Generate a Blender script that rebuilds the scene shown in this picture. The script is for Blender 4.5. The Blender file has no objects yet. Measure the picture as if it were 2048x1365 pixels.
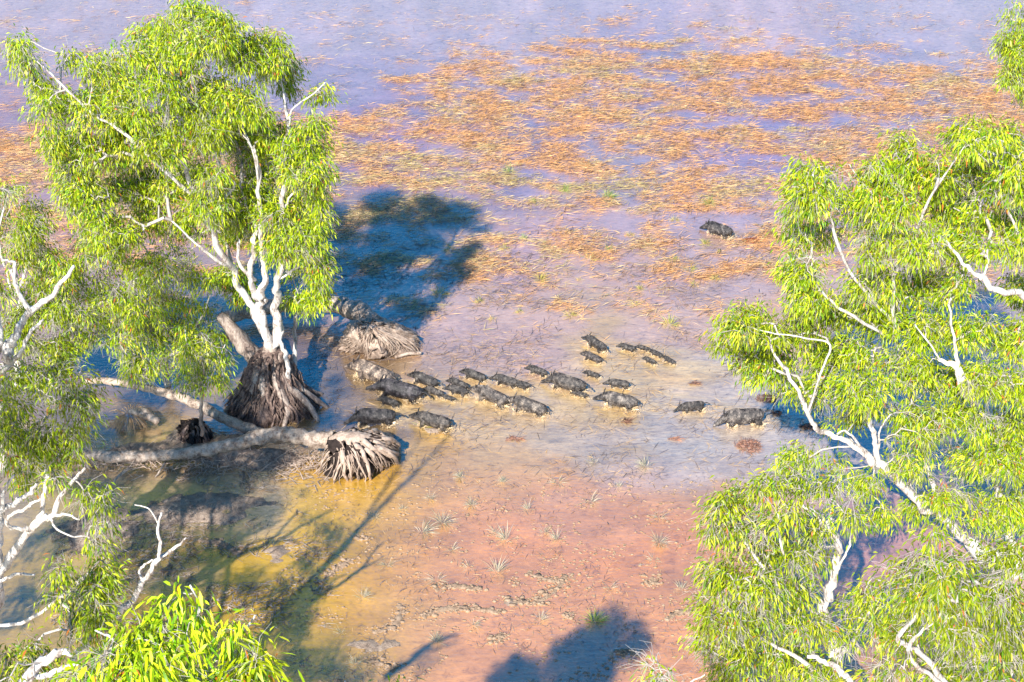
import bpy, math, random
import numpy as np
from mathutils import Vector
random.seed(7)
rng = np.random.default_rng(7)
S = bpy.context.scene
COL = S.collection
# ------------------------------------------------------------------ camera
F = 3248.0; H = 22.9; PITCH = math.radians(30)
cp, sp = math.cos(PITCH), math.sin(PITCH)
cam_d = bpy.data.cameras.new('camera'); cam = bpy.data.objects.new('camera', cam_d); COL.objects.link(cam)
cam.location = (0, 0, H); cam.rotation_euler = (math.radians(60), 0, 0)
cam_d.sensor_width = 36; cam_d.lens = 36*F/2048; cam_d.clip_end = 6000; cam_d.clip_start = .5
S.camera = cam
# ------------------------------------------------------------------ sky and sun
SUN_AZ = 19.0; SUN_EL = 38.0         # shadows run away from the camera and to the right
W = bpy.data.worlds.new('World'); S.world = W; W.use_nodes = True
nt = W.node_tree; nt.nodes.clear()
sky = nt.nodes.new('ShaderNodeTexSky'); sky.sky_type = 'NISHITA'; sky.sun_disc = False
sky.sun_elevation = math.radians(SUN_EL); sky.sun_rotation = math.radians(180+SUN_AZ)
sky.air_density = 1.0; sky.dust_density = .3; sky.ozone_density = 1.0
bg = nt.nodes.new('ShaderNodeBackground'); bg.inputs['Strength'].default_value = .1
wo = nt.nodes.new('ShaderNodeOutputWorld')
hsv = nt.nodes.new('ShaderNodeHueSaturation'); hsv.inputs['Saturation'].default_value = 1.55
nt.links.new(sky.outputs[0], hsv.inputs['Color']); nt.links.new(hsv.outputs[0], bg.inputs[0]); nt.links.new(bg.outputs[0], wo.inputs[0])
sun_d = bpy.data.lights.new('sun', 'SUN'); sun = bpy.data.objects.new('sun', sun_d); COL.objects.link(sun)
sun_d.energy = 5.0; sun_d.angle = math.radians(.5); sun_d.color = (1, .94, .84)
_a, _e = math.radians(SUN_AZ), math.radians(SUN_EL)
sun_dir = Vector((math.sin(_a)*math.cos(_e), math.cos(_a)*math.cos(_e), -math.sin(_e)))
sun.rotation_euler = sun_dir.to_track_quat('-Z', 'Y').to_euler()
sun.location = (-15, -40, 60)
S.view_settings.view_transform = 'Standard'; S.view_settings.look = 'None'
S.view_settings.exposure = .93; S.view_settings.gamma = 1
S.render.engine = 'CYCLES'
S.cycles.max_bounces = 6; S.cycles.transparent_max_bounces = 4
# ------------------------------------------------------------------ pixel helpers (photo pixels, 2048 wide)
def ray(px, py):
    xc = (px-1024)/F; yc = -(py-682.5)/F
    return np.array([xc, cp+yc*sp, -sp+yc*cp])
def at(px, py, Y):
    d = ray(px, py); t = Y/d[1]
    return np.array([d[0]*t, Y, H+d[2]*t])
def gnd(px, py, z=0.0):
    d = ray(px, py); t = (z-H)/d[2]
    return np.array([d[0]*t, d[1]*t, z])
def to_px(P):
    x, y, z = P[..., 0], P[..., 1], P[..., 2]-H
    dep = np.maximum(y*cp-z*sp, .5); up = y*sp+z*cp
    return 1024+F*x/dep, 682.5-F*up/dep
def depth_of(P): return P[1]*cp+(H-P[2])*sp
# ------------------------------------------------------------------ noise
def _hash(ix, iy, seed):
    n = (ix.astype(np.int64)*374761393+iy.astype(np.int64)*668265263+seed*1442695041) & 0x7fffffff
    n = ((n ^ (n >> 13))*1274126177) & 0x7fffffff
    n = n ^ (n >> 16)
    return (n & 0xffff)/65535.0
def vnoise(x, y, seed=0):
    ix = np.floor(x); iy = np.floor(y); fx = x-ix; fy = y-iy
    fx = fx*fx*(3-2*fx); fy = fy*fy*(3-2*fy)
    a = _hash(ix, iy, seed); b = _hash(ix+1, iy, seed); c = _hash(ix, iy+1, seed); d = _hash(ix+1, iy+1, seed)
    return (a*(1-fx)+b*fx)*(1-fy)+(c*(1-fx)+d*fx)*fy
def fbm(x, y, seed=0, oct=4):
    s = 0; a = .5; t = 0
    for i in range(oct):
        s = s+a*vnoise(x*2**i+i*17.3, y*2**i+i*9.1, seed+i); t += a; a *= .5
    return s/t
def sstep(a, b, x):
    t = np.clip((x-a)/(b-a), 0, 1); return t*t*(3-2*t)
def lin(rgb):
    c = np.array(rgb, float)/255
    return np.where(c <= .04045, c/12.92, ((c+.055)/1.055)**2.4)
def nrm(v): return v/np.maximum(np.linalg.norm(v, axis=-1, keepdims=True), 1e-9)
# ------------------------------------------------------------------ object helpers
def mesh(name, V, faces, mat=None, tint=None, smooth=False):
    me = bpy.data.meshes.new(name)
    V = np.asarray(V, np.float32)
    if not isinstance(faces, (list, tuple)): faces = [faces]
    loops = np.concatenate([np.asarray(f).reshape(-1) for f in faces]).astype(np.int32)
    tot = np.concatenate([np.full(len(f), np.asarray(f).shape[1]) for f in faces]).astype(np.int32)
    st = np.concatenate([[0], np.cumsum(tot)[:-1]]).astype(np.int32)
    me.vertices.add(len(V)); me.vertices.foreach_set('co', V.ravel())
    me.loops.add(len(loops)); me.loops.foreach_set('vertex_index', loops)
    me.polygons.add(len(tot)); me.polygons.foreach_set('loop_start', st); me.polygons.foreach_set('loop_total', tot)
    if smooth: me.polygons.foreach_set('use_smooth', np.ones(len(tot), bool))
    if tint is not None:
        at_ = me.attributes.new('tint', 'FLOAT_COLOR', 'POINT')
        c = np.ones((len(V), 4), np.float32); c[:, :tint.shape[1]] = tint
        at_.data.foreach_set('color', c.ravel())
    me.update(calc_edges=True); me.validate()
    if mat: me.materials.append(mat)
    return me
def link(name, me, parent=None, loc=None):
    o = bpy.data.objects.new(name, me); COL.objects.link(o)
    if parent is not None:
        o.parent = parent
        if me is not None and loc is None: o.location = tuple(-Vector(parent.location))   # meshes are in world coordinates
    if loc is not None: o.location = loc
    return o
def tag(o, label=None, cat=None, group=None, kind=None):
    if label: o['label'] = label
    if cat: o['category'] = cat
    if group: o['group'] = group
    if kind: o['kind'] = kind
    return o
def empty(name, loc): 
    o = bpy.data.objects.new(name, None); COL.objects.link(o); o.location = tuple(loc); o.empty_display_size = .3
    return o
class MB:
    def __init__(s): s.v = []; s.q = []; s.t = []; s.c = []; s.n = 0
    def add(s, V, quads=None, tris=None, col=None):
        V = np.asarray(V, float)
        if quads is not None and len(quads): s.q.append(np.asarray(quads)+s.n)
        if tris is not None and len(tris): s.t.append(np.asarray(tris)+s.n)
        s.v.append(V); s.n += len(V)
        if col is not None: s.c.append(np.broadcast_to(np.asarray(col, float), (len(V), 3)))
    def mesh(s, name, mat, smooth=False):
        f = []
        if s.q: f.append(np.concatenate(s.q))
        if s.t: f.append(np.concatenate(s.t))
        return mesh(name, np.concatenate(s.v), f, mat, np.concatenate(s.c) if s.c else None, smooth)
def catmull(P, R, n=6):
    P = np.asarray(P, float); R = np.asarray(R, float)
    Q = np.vstack([2*P[0]-P[1], P, 2*P[-1]-P[-2]]); out = []; ro = []
    for i in range(len(P)-1):
        p0, p1, p2, p3 = Q[i:i+4]
        for k in range(n):
            t = k/n
            out.append(.5*((2*p1)+(-p0+p2)*t+(2*p0-5*p1+4*p2-p3)*t*t+(-p0+3*p1-3*p2+p3)*t**3)); ro.append(R[i]*(1-t)+R[i+1]*t)
    out.append(P[-1]); ro.append(R[-1])
    return np.array(out), np.array(ro)
def tube(mb, P, R, sides=8, lump=0.0, seed=0, cap=True, col=None, flat=1.0):
    P = np.asarray(P, float); R = np.asarray(R, float); n = len(P)
    T = np.gradient(P, axis=0); T = nrm(T)
    ref = np.array([0, 0, 1.0]) if abs(T[0][2]) < .8 else np.array([1.0, 0, 0])
    u = nrm(np.cross(T[0], ref)); V = []
    ang = np.arange(sides)*2*math.pi/sides
    for i in range(n):
        u = nrm(u-T[i]*np.dot(u, T[i])); w = np.cross(T[i], u)
        r = R[i]*np.ones(sides)
        if lump: r = r*(1+lump*(vnoise(np.cos(ang)*1.7+seed*3.1+i*.35, np.sin(ang)*1.7+i*.55+seed, seed)-.5)*2)
        V.append(P[i]+r[:, None]*(np.cos(ang)[:, None]*u+flat*np.sin(ang)[:, None]*w))
    V = np.concatenate(V)
    i, j = np.meshgrid(np.arange(n-1), np.arange(sides), indexing='ij'); i = i.ravel(); j = j.ravel(); k = (j+1) % sides
    Q = np.stack([i*sides+j, i*sides+k, (i+1)*sides+k, (i+1)*sides+j], 1)
    tr = None
    if cap:
        V = np.vstack([V, P[0]-T[0]*R[0]*.2, P[-1]+T[-1]*R[-1]*.2]); a = n*sides
        j = np.arange(sides); k = (j+1) % sides
        tr = np.concatenate([np.stack([np.full(sides, a), k, j], 1), np.stack([np.full(sides, a+1), (n-1)*sides+j, (n-1)*sides+k], 1)])
    mb.add(V, Q, tr, col)
def segs(mb, A, B, ra, rb, sides=4):
    A = np.asarray(A); B = np.asarray(B); N = len(A)
    if not N: return
    T = nrm(B-A); ref = np.where(np.abs(T[:, 2:3]) < .8, np.array([[0, 0, 1.0]]), np.array([[1.0, 0, 0]]))
    u = nrm(np.cross(T, ref)); w = np.cross(T, u)
    V = np.zeros((N, 2, sides, 3))
    for k in range(sides):
        a = 2*math.pi*k/sides; d = u*math.cos(a)+w*math.sin(a)
        V[:, 0, k] = A+d*ra[:, None]; V[:, 1, k] = B+d*rb[:, None]
    base = np.arange(N)[:, None]*2*sides; Q = []
    for k in range(sides):
        k2 = (k+1) % sides
        Q.append(np.concatenate([base+k, base+k2, base+sides+k2, base+sides+k], 1))
    mb.add(V.reshape(-1, 3), np.concatenate(Q))
def ribbons(P, D, L, Wd, col, droop=.25, side=None, fine=False, lift=None):
    """thin leaf blades: P base, D unit direction, L length, Wd width. returns V, tris, quads, C"""
    N = len(P)
    if side is None:
        r = rng.normal(size=(N, 3)); side = nrm(np.cross(D, r))
    L = L[:, None]; Wd = Wd[:, None]
    dn = np.array([0, 0, -1.0]) if lift is None else lift
    m = P+D*L*.5; t = P+D*L*.97+dn*L*droop
    if not fine:
        V = np.stack([P, m-side*Wd*.5, m+side*Wd*.5, t], 1)
        b = np.arange(N)[:, None]*4
        T = np.concatenate([b+[0, 2, 1], b+[1, 2, 3]]); Q = None; C = np.repeat(col, 4, axis=0)
    else:
        m1 = P+D*L*.3+dn*L*droop*.05; m2 = P+D*L*.7+dn*L*droop*.4; nz = np.cross(D, side)*Wd*.16
        V = np.stack([P, m1-side*Wd*.5-nz, m1+side*Wd*.5-nz, m2-side*Wd*.42-nz, m2+side*Wd*.42-nz, t], 1)
        b = np.arange(N)[:, None]*6
        T = np.concatenate([b+[0, 2, 1], b+[3, 4, 5]]); Q = b+np.array([1, 2, 4, 3]); C = np.repeat(col, 6, axis=0)
    return V.reshape(-1, 3), T, Q, C
# ------------------------------------------------------------------ materials
def mat(name):
    m = bpy.data.materials.new(name); m.use_nodes = True; n = m.node_tree; n.nodes.clear()
    out = n.nodes.new('ShaderNodeOutputMaterial'); p = n.nodes.new('ShaderNodeBsdfPrincipled')
    n.links.new(p.outputs[0], out.inputs[0]); return m, n, p, out
def N(n, t, **k):
    x = n.nodes.new(t)
    for a, b in k.items():
        if a in x.inputs: x.inputs[a].default_value = b
        else: setattr(x, a, b)
    return x
def noise(n, scale, detail=4, rough=.55, vec=None, dist=0):
    x = N(n, 'ShaderNodeTexNoise'); x.inputs['Scale'].default_value = scale; x.inputs['Detail'].default_value = detail
    x.inputs['Roughness'].default_value = rough; x.inputs['Distortion'].default_value = dist
    if vec is not None: n.links.new(vec, x.inputs['Vector'])
    return x
def ramp(n, fac, stops):
    r = N(n, 'ShaderNodeValToRGB'); e = r.color_ramp.elements
    e[0].position = stops[0][0]; e[0].color = (*stops[0][1], 1); e[1].position = stops[-1][0]; e[1].color = (*stops[-1][1], 1)
    for p, c in stops[1:-1]:
        q = e.new(p); q.color = (*c, 1)
    n.links.new(fac, r.inputs[0]); return r
def bump(n, h, strength, dist, p):
    b = N(n, 'ShaderNodeBump'); b.inputs['Strength'].default_value = strength; b.inputs['Distance'].default_value = dist
    n.links.new(h, b.inputs['Height']); n.links.new(b.outputs[0], p.inputs['Normal']); return b
def mixc(n, a, b, fac, mode='MIX'):
    x = N(n, 'ShaderNodeMix'); x.data_type = 'RGBA'; x.blend_type = mode
    for s, v in ((6, a), (7, b)):
        if hasattr(v, 'default_value') or hasattr(v, 'is_linked'): n.links.new(v, x.inputs[s])
        else: x.inputs[s].default_value = (*v, 1)
    if hasattr(fac, 'is_linked'): n.links.new(fac, x.inputs[0])
    else: x.inputs[0].default_value = fac
    return x.outputs[2]
def geo_pos(n, scale=(1, 1, 1), rotz=0):
    g = N(n, 'ShaderNodeNewGeometry'); m = N(n, 'ShaderNodeMapping'); m.inputs['Scale'].default_value = scale
    m.inputs['Rotation'].default_value = (0, 0, rotz); n.links.new(g.outputs['Position'], m.inputs[0]); return m.outputs[0]
def leaf_material(name, trans=.35, rough=.42):
    m, n, p, out = mat(name)
    a = N(n, 'ShaderNodeAttribute', attribute_name='tint'); n.links.new(a.outputs['Color'], p.inputs['Base Color'])
    p.inputs['Roughness'].default_value = rough; p.inputs['Specular IOR Level'].default_value = .4
    t = N(n, 'ShaderNodeBsdfTranslucent'); n.links.new(a.outputs['Color'], t.inputs[0])
    mx = N(n, 'ShaderNodeMixShader'); mx.inputs[0].default_value = trans
    n.links.new(p.outputs[0], mx.inputs[1]); n.links.new(t.outputs[0], mx.inputs[2]); n.links.new(mx.outputs[0], out.inputs[0])
    return m
M_LEAF = leaf_material('paperbark_leaf', .2)
M_GRASS = leaf_material('grass_blade', .15, .6)
def bark_material(name, stops, scale=6, zs=.25, bs=.5, bd=.03, rough=.75):
    m, n, p, out = mat(name)
    v = geo_pos(n, (1, 1, zs)); a = noise(n, scale, 6, .65, v); b = noise(n, scale*5, 4, .6, v)
    mx = N(n, 'ShaderNodeMath', operation='MULTIPLY_ADD'); n.links.new(b.outputs[0], mx.inputs[0]); mx.inputs[1].default_value = .4
    s = N(n, 'ShaderNodeMath', operation='MULTIPLY'); n.links.new(a.outputs[0], s.inputs[0]); s.inputs[1].default_value = .6
    n.links.new(s.outputs[0], mx.inputs[2])
    r = ramp(n, mx.outputs[0], stops); n.links.new(r.outputs[0], p.inputs['Base Color'])
    p.inputs['Roughness'].default_value = rough; p.inputs['Specular IOR Level'].default_value = .2
    bump(n, mx.outputs[0], bs, bd, p); return m
M_WHITE = bark_material('white_bark', [(.34, (.12, .1, .09)), (.43, (.36, .31, .28)), (.5, (.62, .58, .55)), (.62, (.76, .73, .71))], 6, .35, .9, .03)
M_TWIG = bark_material('pale_twig_bark', [(.3, (.26, .23, .2)), (.6, (.54, .5, .47))], 9, .5)
M_LOG = bark_material('weathered_log_bark', [(.34, (.07, .05, .04)), (.43, (.26, .19, .15)), (.52, (.42, .34, .28)), (.64, (.54, .45, .38))], 5, 1, 1, .05)
M_OLD = bark_material('dark_rough_bark', [(.3, (.06, .045, .04)), (.45, (.2, .15, .13)), (.62, (.5, .42, .36))], 5, .35, .9, .05)
M_ROOT = bark_material('dry_root', [(.3, (.13, .09, .075)), (.45, (.34, .25, .2)), (.62, (.56, .45, .37))], 9, .4, .8, .03)
M_ROOTDK = bark_material('dark_root', [(.34, (.02, .014, .016)), (.46, (.1, .068, .06)), (.62, (.32, .23, .19))], 9, .4, .8, .03)  # root bark in a darker purple-brown
M_CORE = bark_material('root_earth', [(.3, (.012, .009, .009)), (.6, (.05, .036, .032))], 6, 1, 1, .06, .9)  # near-black, keeps the gaps between root cords dark
M_CLOD = bark_material('dried_mud', [(.3, (.12, .08, .055)), (.5, (.32, .22, .15)), (.65, (.46, .35, .25))], 12, 1, .8, .03, .85)
# pig hide
M_PIG, n, p, out = mat('bristly_muddy_hide')
tc = N(n, 'ShaderNodeTexCoord'); oi = N(n, 'ShaderNodeObjectInfo')
ad = N(n, 'ShaderNodeVectorMath', operation='ADD'); n.links.new(tc.outputs['Object'], ad.inputs[0])
sc = N(n, 'ShaderNodeMath', operation='MULTIPLY'); sc.inputs[1].default_value = 37; n.links.new(oi.outputs['Random'], sc.inputs[0]); n.links.new(sc.outputs[0], ad.inputs[1])
mp = N(n, 'ShaderNodeMapping'); mp.inputs['Scale'].default_value = (1, 1, .35); n.links.new(ad.outputs[0], mp.inputs[0])
big = noise(n, 6, 6, .7, ad.outputs[0]); fine = noise(n, 55, 5, .7, mp.outputs[0])
r1 = ramp(n, big.outputs[0], [(.38, (.009, .008, .009)), (.49, (.034, .03, .03)), (.58, (.095, .085, .078)), (.72, (.22, .195, .175))])
r2 = ramp(n, fine.outputs[0], [(.38, (.3, .3, .32)), (.62, (1.7, 1.65, 1.6))])
hide = mixc(n, r1.outputs[0], r2.outputs[0], .85, 'MULTIPLY')
oc = N(n, 'ShaderNodeObjectInfo')
col2 = mixc(n, hide, oc.outputs['Color'], .75, 'MULTIPLY')
n.links.new(col2, p.inputs['Base Color']); p.inputs['Roughness'].default_value = .42; p.inputs['Specular IOR Level'].default_value = .55
bump(n, fine.outputs[0], .9, .02, p)
# ------------------------------------------------------------------ pig positions  (head px, rump px on the body axis)
PIGS = [
 ((682,712),(790,752),'dusty adult pig, sunlight painted into its pale hide, leading the mob past the upturned root plate','big',(4.2,3.6,3.0)),  # bright multiplier puts the sunlight on its front into the hide
 ((726,757),(842,776),'dark adult pig, tree shade painted into its hide, directly below the leading pale pig','big',(.6,.6,.8)),  # bluish dark multiplier puts the tree shade into the hide
 ((808,738),(876,758),'young dark pig trotting right behind the leading adult pair, nearest the root plate tip','mid',(1,1,1)),
 ((842,768),(887,783),'small piglet following at the rump of the dark shaded adult','small',(1.1,1.1,1.1)),
 ((880,781),(908,790),'tiny piglet just below left of the two overlapping young pigs','small',(.8,.8,.8)),
 ((913,729),(972,745),'young black pig running alone along the top edge of the mob','mid',(.8,.8,.8)),
 ((890,752),(936,770),'farther of two overlapping young pigs just ahead of the mottled grey adult','small',(1,1,1)),
 ((884,768),(936,780),'nearer of two overlapping young pigs just ahead of the mottled grey adult','small',(1.2,1.2,1.2)),
 ((932,760),(1017,790),'mottled grey adult pig in the middle of the mob with a short upright tail','big',(2.1,2.0,1.9)),
 ((976,742),(1036,757),'young pig in mid stride above the mottled grey adult','mid',(1.1,1.1,1.1)),
 ((1008,755),(1060,767),'young pig with rump overlapping the one running above the mottled adult','small',(1,1,1)),
 ((1008,787),(1087,804),'round grey-brown adult pig last in the lower row, behind the mottled adult','big',(1.7,1.6,1.5)),
 ((1047,727),(1094,742),'young pig with pricked ears running just ahead of a long adult sow','small',(1,1,1)),
 ((1082,737),(1172,764),'long dark grey sow in the centre of the mob behind a pricked-eared youngster','big',(1.3,1.25,1.2)),
 ((1162,735),(1200,744),'small piglet splashing just right of the long dark grey sow','small',(1,1,1)),
 ((1138,775),(1176,783),'small low piglet swimming below the long dark grey sow','small',(.8,.8,.8)),
 ((1164,662),(1211,688),'dark half-grown pig kicking up orange water at the top of the trail','mid',(.9,.9,.9)),
 ((1155,700),(1204,714),'half-grown pig with raised ears below the uppermost pig of the trail','small',(1.3,1.2,1.2)),
 ((1231,682),(1272,692),'black piglet leading the short string of piglets on the right','small',(.9,.9,.9)),
 ((1269,683),(1300,690),'second piglet in the short string of piglets on the right','small',(.9,.9,.9)),
 ((1296,692),(1326,704),'third piglet in the short string of piglets on the right','small',(.9,.9,.9)),
 ((1320,704),(1350,716),'last piglet in the short string, furthest right','small',(.8,.8,.8)),
 ((1283,706),(1312,718),'tiny lone piglet just below the string of piglets','small',(.9,.9,.9)),
 ((1203,759),(1260,764),'young pig half hidden on the far side of a rounded grey adult','small',(1,1,1)),
 ((1186,778),(1272,792),'rounded speckled grey adult pig splashing hard with its hind feet','big',(1.8,1.75,1.7)),
 ((1350,805),(1408,801),'young rough-coated pig with a thin tail ahead of the last big sow','mid',(1,.95,.95)),
 ((1421,826),(1532,820),'biggest dark sow at the rear of the mob with a curled tail and raised ear','big',(1.35,1.3,1.3)),
 ((1404,436),(1462,455),'lone black pig standing apart in the matted straw grass','big',(1,1,1.05)),
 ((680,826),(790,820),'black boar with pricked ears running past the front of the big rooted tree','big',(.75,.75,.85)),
 ((812,816),(900,834),'grey pig following the black boar beside the near upturned root plate','big',(1.2,1.15,1.1)),
 ((750,789),(797,804),'small dark piglet between the black boar and the shaded adult','small',(1,1,1)),
]
pig_c = np.array([(gnd(*a, .3)+gnd(*b, .3))/2 for a, b, *_ in PIGS]); pig_r = np.array([gnd(*b, .2) for a, b, *_ in PIGS])
# ------------------------------------------------------------------ ground and water sheets
def axis(lo, hi, step, far):
    a = list(np.arange(lo, hi+step/2, step)); s = step
    l = []; x = lo
    while x > -far: s *= 1.5; x -= s; l.append(x)
    s = step; h = []; x = hi
    while x < far: s *= 1.5; x += s; h.append(x)
    return np.array(l[::-1]+a+h)
def sheet(ax, ay):
    X, Y = np.meshgrid(ax, ay); nx, ny = len(ax), len(ay)
    i, j = np.meshgrid(np.arange(ny-1), np.arange(nx-1), indexing='ij'); i = i.ravel(); j = j.ravel()
    return X.ravel(), Y.ravel(), np.stack([i*nx+j, i*nx+j+1, (i+1)*nx+j+1, (i+1)*nx+j], 1)
# colours of the water, tree shade painted in at the left, seen at photo pixels (turned into albedo)
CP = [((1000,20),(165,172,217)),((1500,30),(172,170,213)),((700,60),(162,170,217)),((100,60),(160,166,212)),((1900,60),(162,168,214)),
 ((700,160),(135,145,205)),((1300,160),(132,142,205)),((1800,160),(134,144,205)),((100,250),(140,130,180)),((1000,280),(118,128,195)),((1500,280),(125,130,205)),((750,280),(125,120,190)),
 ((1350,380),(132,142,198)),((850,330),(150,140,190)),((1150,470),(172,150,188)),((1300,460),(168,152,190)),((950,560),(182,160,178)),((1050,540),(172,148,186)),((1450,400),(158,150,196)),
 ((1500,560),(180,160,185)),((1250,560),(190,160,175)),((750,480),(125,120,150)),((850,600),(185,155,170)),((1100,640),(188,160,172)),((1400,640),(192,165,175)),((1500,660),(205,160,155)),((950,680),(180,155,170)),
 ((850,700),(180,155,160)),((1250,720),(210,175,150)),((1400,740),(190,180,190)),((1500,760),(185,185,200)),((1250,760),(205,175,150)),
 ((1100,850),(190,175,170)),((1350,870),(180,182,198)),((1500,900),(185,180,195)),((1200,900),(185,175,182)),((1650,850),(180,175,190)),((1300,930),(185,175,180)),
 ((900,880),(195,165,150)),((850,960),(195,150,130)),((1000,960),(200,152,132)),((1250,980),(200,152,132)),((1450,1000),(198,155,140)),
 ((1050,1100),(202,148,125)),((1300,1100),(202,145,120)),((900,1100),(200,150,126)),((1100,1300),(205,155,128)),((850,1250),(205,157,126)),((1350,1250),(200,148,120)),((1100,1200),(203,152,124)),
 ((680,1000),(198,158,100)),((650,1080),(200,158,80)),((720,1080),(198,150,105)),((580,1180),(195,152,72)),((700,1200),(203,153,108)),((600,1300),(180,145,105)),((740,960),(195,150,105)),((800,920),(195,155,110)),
 ((450,1100),(145,132,135)),((300,1020),(145,135,135)),((500,950),(135,122,128)),((150,1100),(150,138,130)),((80,1220),(178,148,105)),((300,1200),(150,120,95)),((330,840),(150,135,125)),  # grey points at the left carry tree shade in the colour
 ((250,800),(80,85,115)),((480,780),(110,105,115)),((700,760),(80,85,110)),((650,700),(70,75,110)),((700,860),(90,90,110)),((450,740),(190,160,130)),((130,500),(170,140,175)),((60,700),(140,120,130)),((1760,1080),(170,140,150)),((1900,600),(175,160,190)),((1700,400),(140,135,195))]  # dark blue points paint tree shade into the water colour
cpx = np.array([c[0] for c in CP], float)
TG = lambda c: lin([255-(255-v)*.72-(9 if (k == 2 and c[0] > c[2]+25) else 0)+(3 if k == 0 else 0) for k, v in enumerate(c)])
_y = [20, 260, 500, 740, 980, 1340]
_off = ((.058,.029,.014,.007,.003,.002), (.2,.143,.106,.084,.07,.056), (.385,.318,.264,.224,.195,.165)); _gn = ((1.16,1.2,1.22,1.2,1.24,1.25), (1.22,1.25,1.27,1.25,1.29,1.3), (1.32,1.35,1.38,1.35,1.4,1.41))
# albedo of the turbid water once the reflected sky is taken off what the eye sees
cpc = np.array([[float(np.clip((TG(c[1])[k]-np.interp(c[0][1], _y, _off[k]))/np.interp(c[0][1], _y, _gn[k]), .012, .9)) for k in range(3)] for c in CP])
def water_albedo(X, Y):
    P = np.stack([X, Y, X*0], 1); px, py = to_px(P)
    wx = (fbm(X*.45, Y*.45, 3, 6)-.5)*360; wy = (fbm(X*.45+50, Y*.6+9, 5, 6)-.5)*230
    px2 = np.clip(px+wx, -300, 2350); py2 = np.clip(py+wy*np.clip((py+100)/600, .15, 1), -60, 1500)
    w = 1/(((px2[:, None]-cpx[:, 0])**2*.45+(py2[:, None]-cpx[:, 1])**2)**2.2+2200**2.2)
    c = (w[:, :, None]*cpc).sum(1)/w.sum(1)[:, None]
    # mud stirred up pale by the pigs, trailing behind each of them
    st = np.zeros(len(X))
    for (x, y, _), (rx, ry, _) in zip(pig_c, pig_r):
        dx = X-rx-.15; dy = Y-ry+.1
        u = dx*.98-dy*.2; v = dx*.2+dy*.98
        lenu = np.where(u > 0, 1.9, 1.0)
        st = np.maximum(st, np.exp(-(u/lenu)**2-(v/.42)**2))
    lo = pig_c[-4]; far = np.hypot(X-lo[0], Y-lo[1]) < 3
    nz = fbm(X*1.3-Y*.5, Y*5.0+X*1.6, 11, 4)
    st = np.clip(st*1.15*sstep(.42, .66, nz+st*.2), 0, 1)
    cream = np.array([.62, .43, .2]); amber = np.array([.45, .22, .03])
    stc = np.where(far[:, None], amber, cream)
    c = c*(1-st[:, None]*.85)+stc*st[:, None]*.85
    return c, st
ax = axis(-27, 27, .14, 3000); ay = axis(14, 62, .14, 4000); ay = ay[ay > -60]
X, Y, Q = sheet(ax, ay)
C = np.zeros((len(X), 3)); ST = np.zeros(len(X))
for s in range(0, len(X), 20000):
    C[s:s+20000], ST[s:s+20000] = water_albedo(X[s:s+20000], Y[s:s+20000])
near_ = (1-sstep(30.5, 34.5, Y+(fbm(X*.4, Y*.4, 151)-.5)*4))*sstep(-5, -1, X+(fbm(X*.5, Y*.5, 153)-.5)*4)
C = C*(1+near_[:, None]*np.array([.16, -.06, -.02]))
px, py = to_px(np.stack([X, Y, X*0], 1))
big_n = fbm(X*.5, Y*.7, 21, 5)
C = C*(.72+.56*fbm(X*1.1, Y*1.7, 22, 6))[:, None]*(.86+.28*big_n)[:, None]
SK = np.clip(ST*.6+sstep(640, 720, py+(big_n-.5)*160)*(1-sstep(860, 960, py+(big_n-.5)*160-(px-1100)*.06))*sstep(760, 950, px), 0, 1)
M_WATER, n, p, out = mat('turbid_water')
a = N(n, 'ShaderNodeAttribute', attribute_name='tint')
v1 = geo_pos(n, (.9, 3.6, 1), math.radians(-12)); st1 = noise(n, 1.6, 8, .68, v1, .6)
v2 = geo_pos(n, (1, 1.6, 1)); fn = noise(n, 7, 6, .65, v2, .3)
k1 = ramp(n, st1.outputs[0], [(.3, (.74, .73, .76)), (.5, (.98, .98, .98)), (.7, (1.22, 1.2, 1.14))])
k2 = ramp(n, fn.outputs[0], [(.3, (.86, .86, .88)), (.7, (1.12, 1.12, 1.1))])
f1 = N(n, 'ShaderNodeMath', operation='MULTIPLY_ADD'); n.links.new(a.outputs['Alpha'], f1.inputs[0]); f1.inputs[1].default_value = .65; f1.inputs[2].default_value = .2
cc = mixc(n, a.outputs['Color'], k1.outputs[0], f1.outputs[0], 'MULTIPLY'); cc = mixc(n, cc, k2.outputs[0], .8, 'MULTIPLY')
v3 = geo_pos(n, (1.1, 9, 1), math.radians(-14)); s3 = noise(n, 2.6, 7, .7, v3, 1.2)
k3 = ramp(n, s3.outputs[0], [(.38, (.62, .62, .68)), (.47, (1, 1, 1)), (.56, (1.0, 1.0, 1.0)), (.64, (1.35, 1.3, 1.2))])
cc = mixc(n, cc, k3.outputs[0], f1.outputs[0], 'MULTIPLY')
m4 = noise(n, 3.2, 9, .72, geo_pos(n, (1, 1.5, 1)), .8); k4 = ramp(n, m4.outputs[0], [(.36, (.6, .6, .66)), (.46, (.95, .95, .96)), (.56, (1.04, 1.04, 1.03)), (.66, (1.22, 1.22, 1.2))]); cc = mixc(n, cc, k4.outputs[0], .8, 'MULTIPLY')
sc_ = mixc(n, cc, (1, 1, 1), 1, 'MULTIPLY'); n.links.new(sc_, p.inputs['Base Color'])
p.inputs['Roughness'].default_value = .1; p.inputs['IOR'].default_value = 4.0; p.inputs['Specular IOR Level'].default_value = .5
wv = geo_pos(n, (1, 2.2, 1), math.radians(-8)); w1 = noise(n, 5, 5, .6, wv, .5)
bump(n, w1.outputs[0], .5, .03, p)
wtr = link('muddy_water', mesh('muddy_water', np.stack([X, Y, X*0], 1), Q, M_WATER, np.concatenate([np.clip(C, 0, 1), SK[:, None]], 1), True)); tag(wtr, kind='structure')
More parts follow.
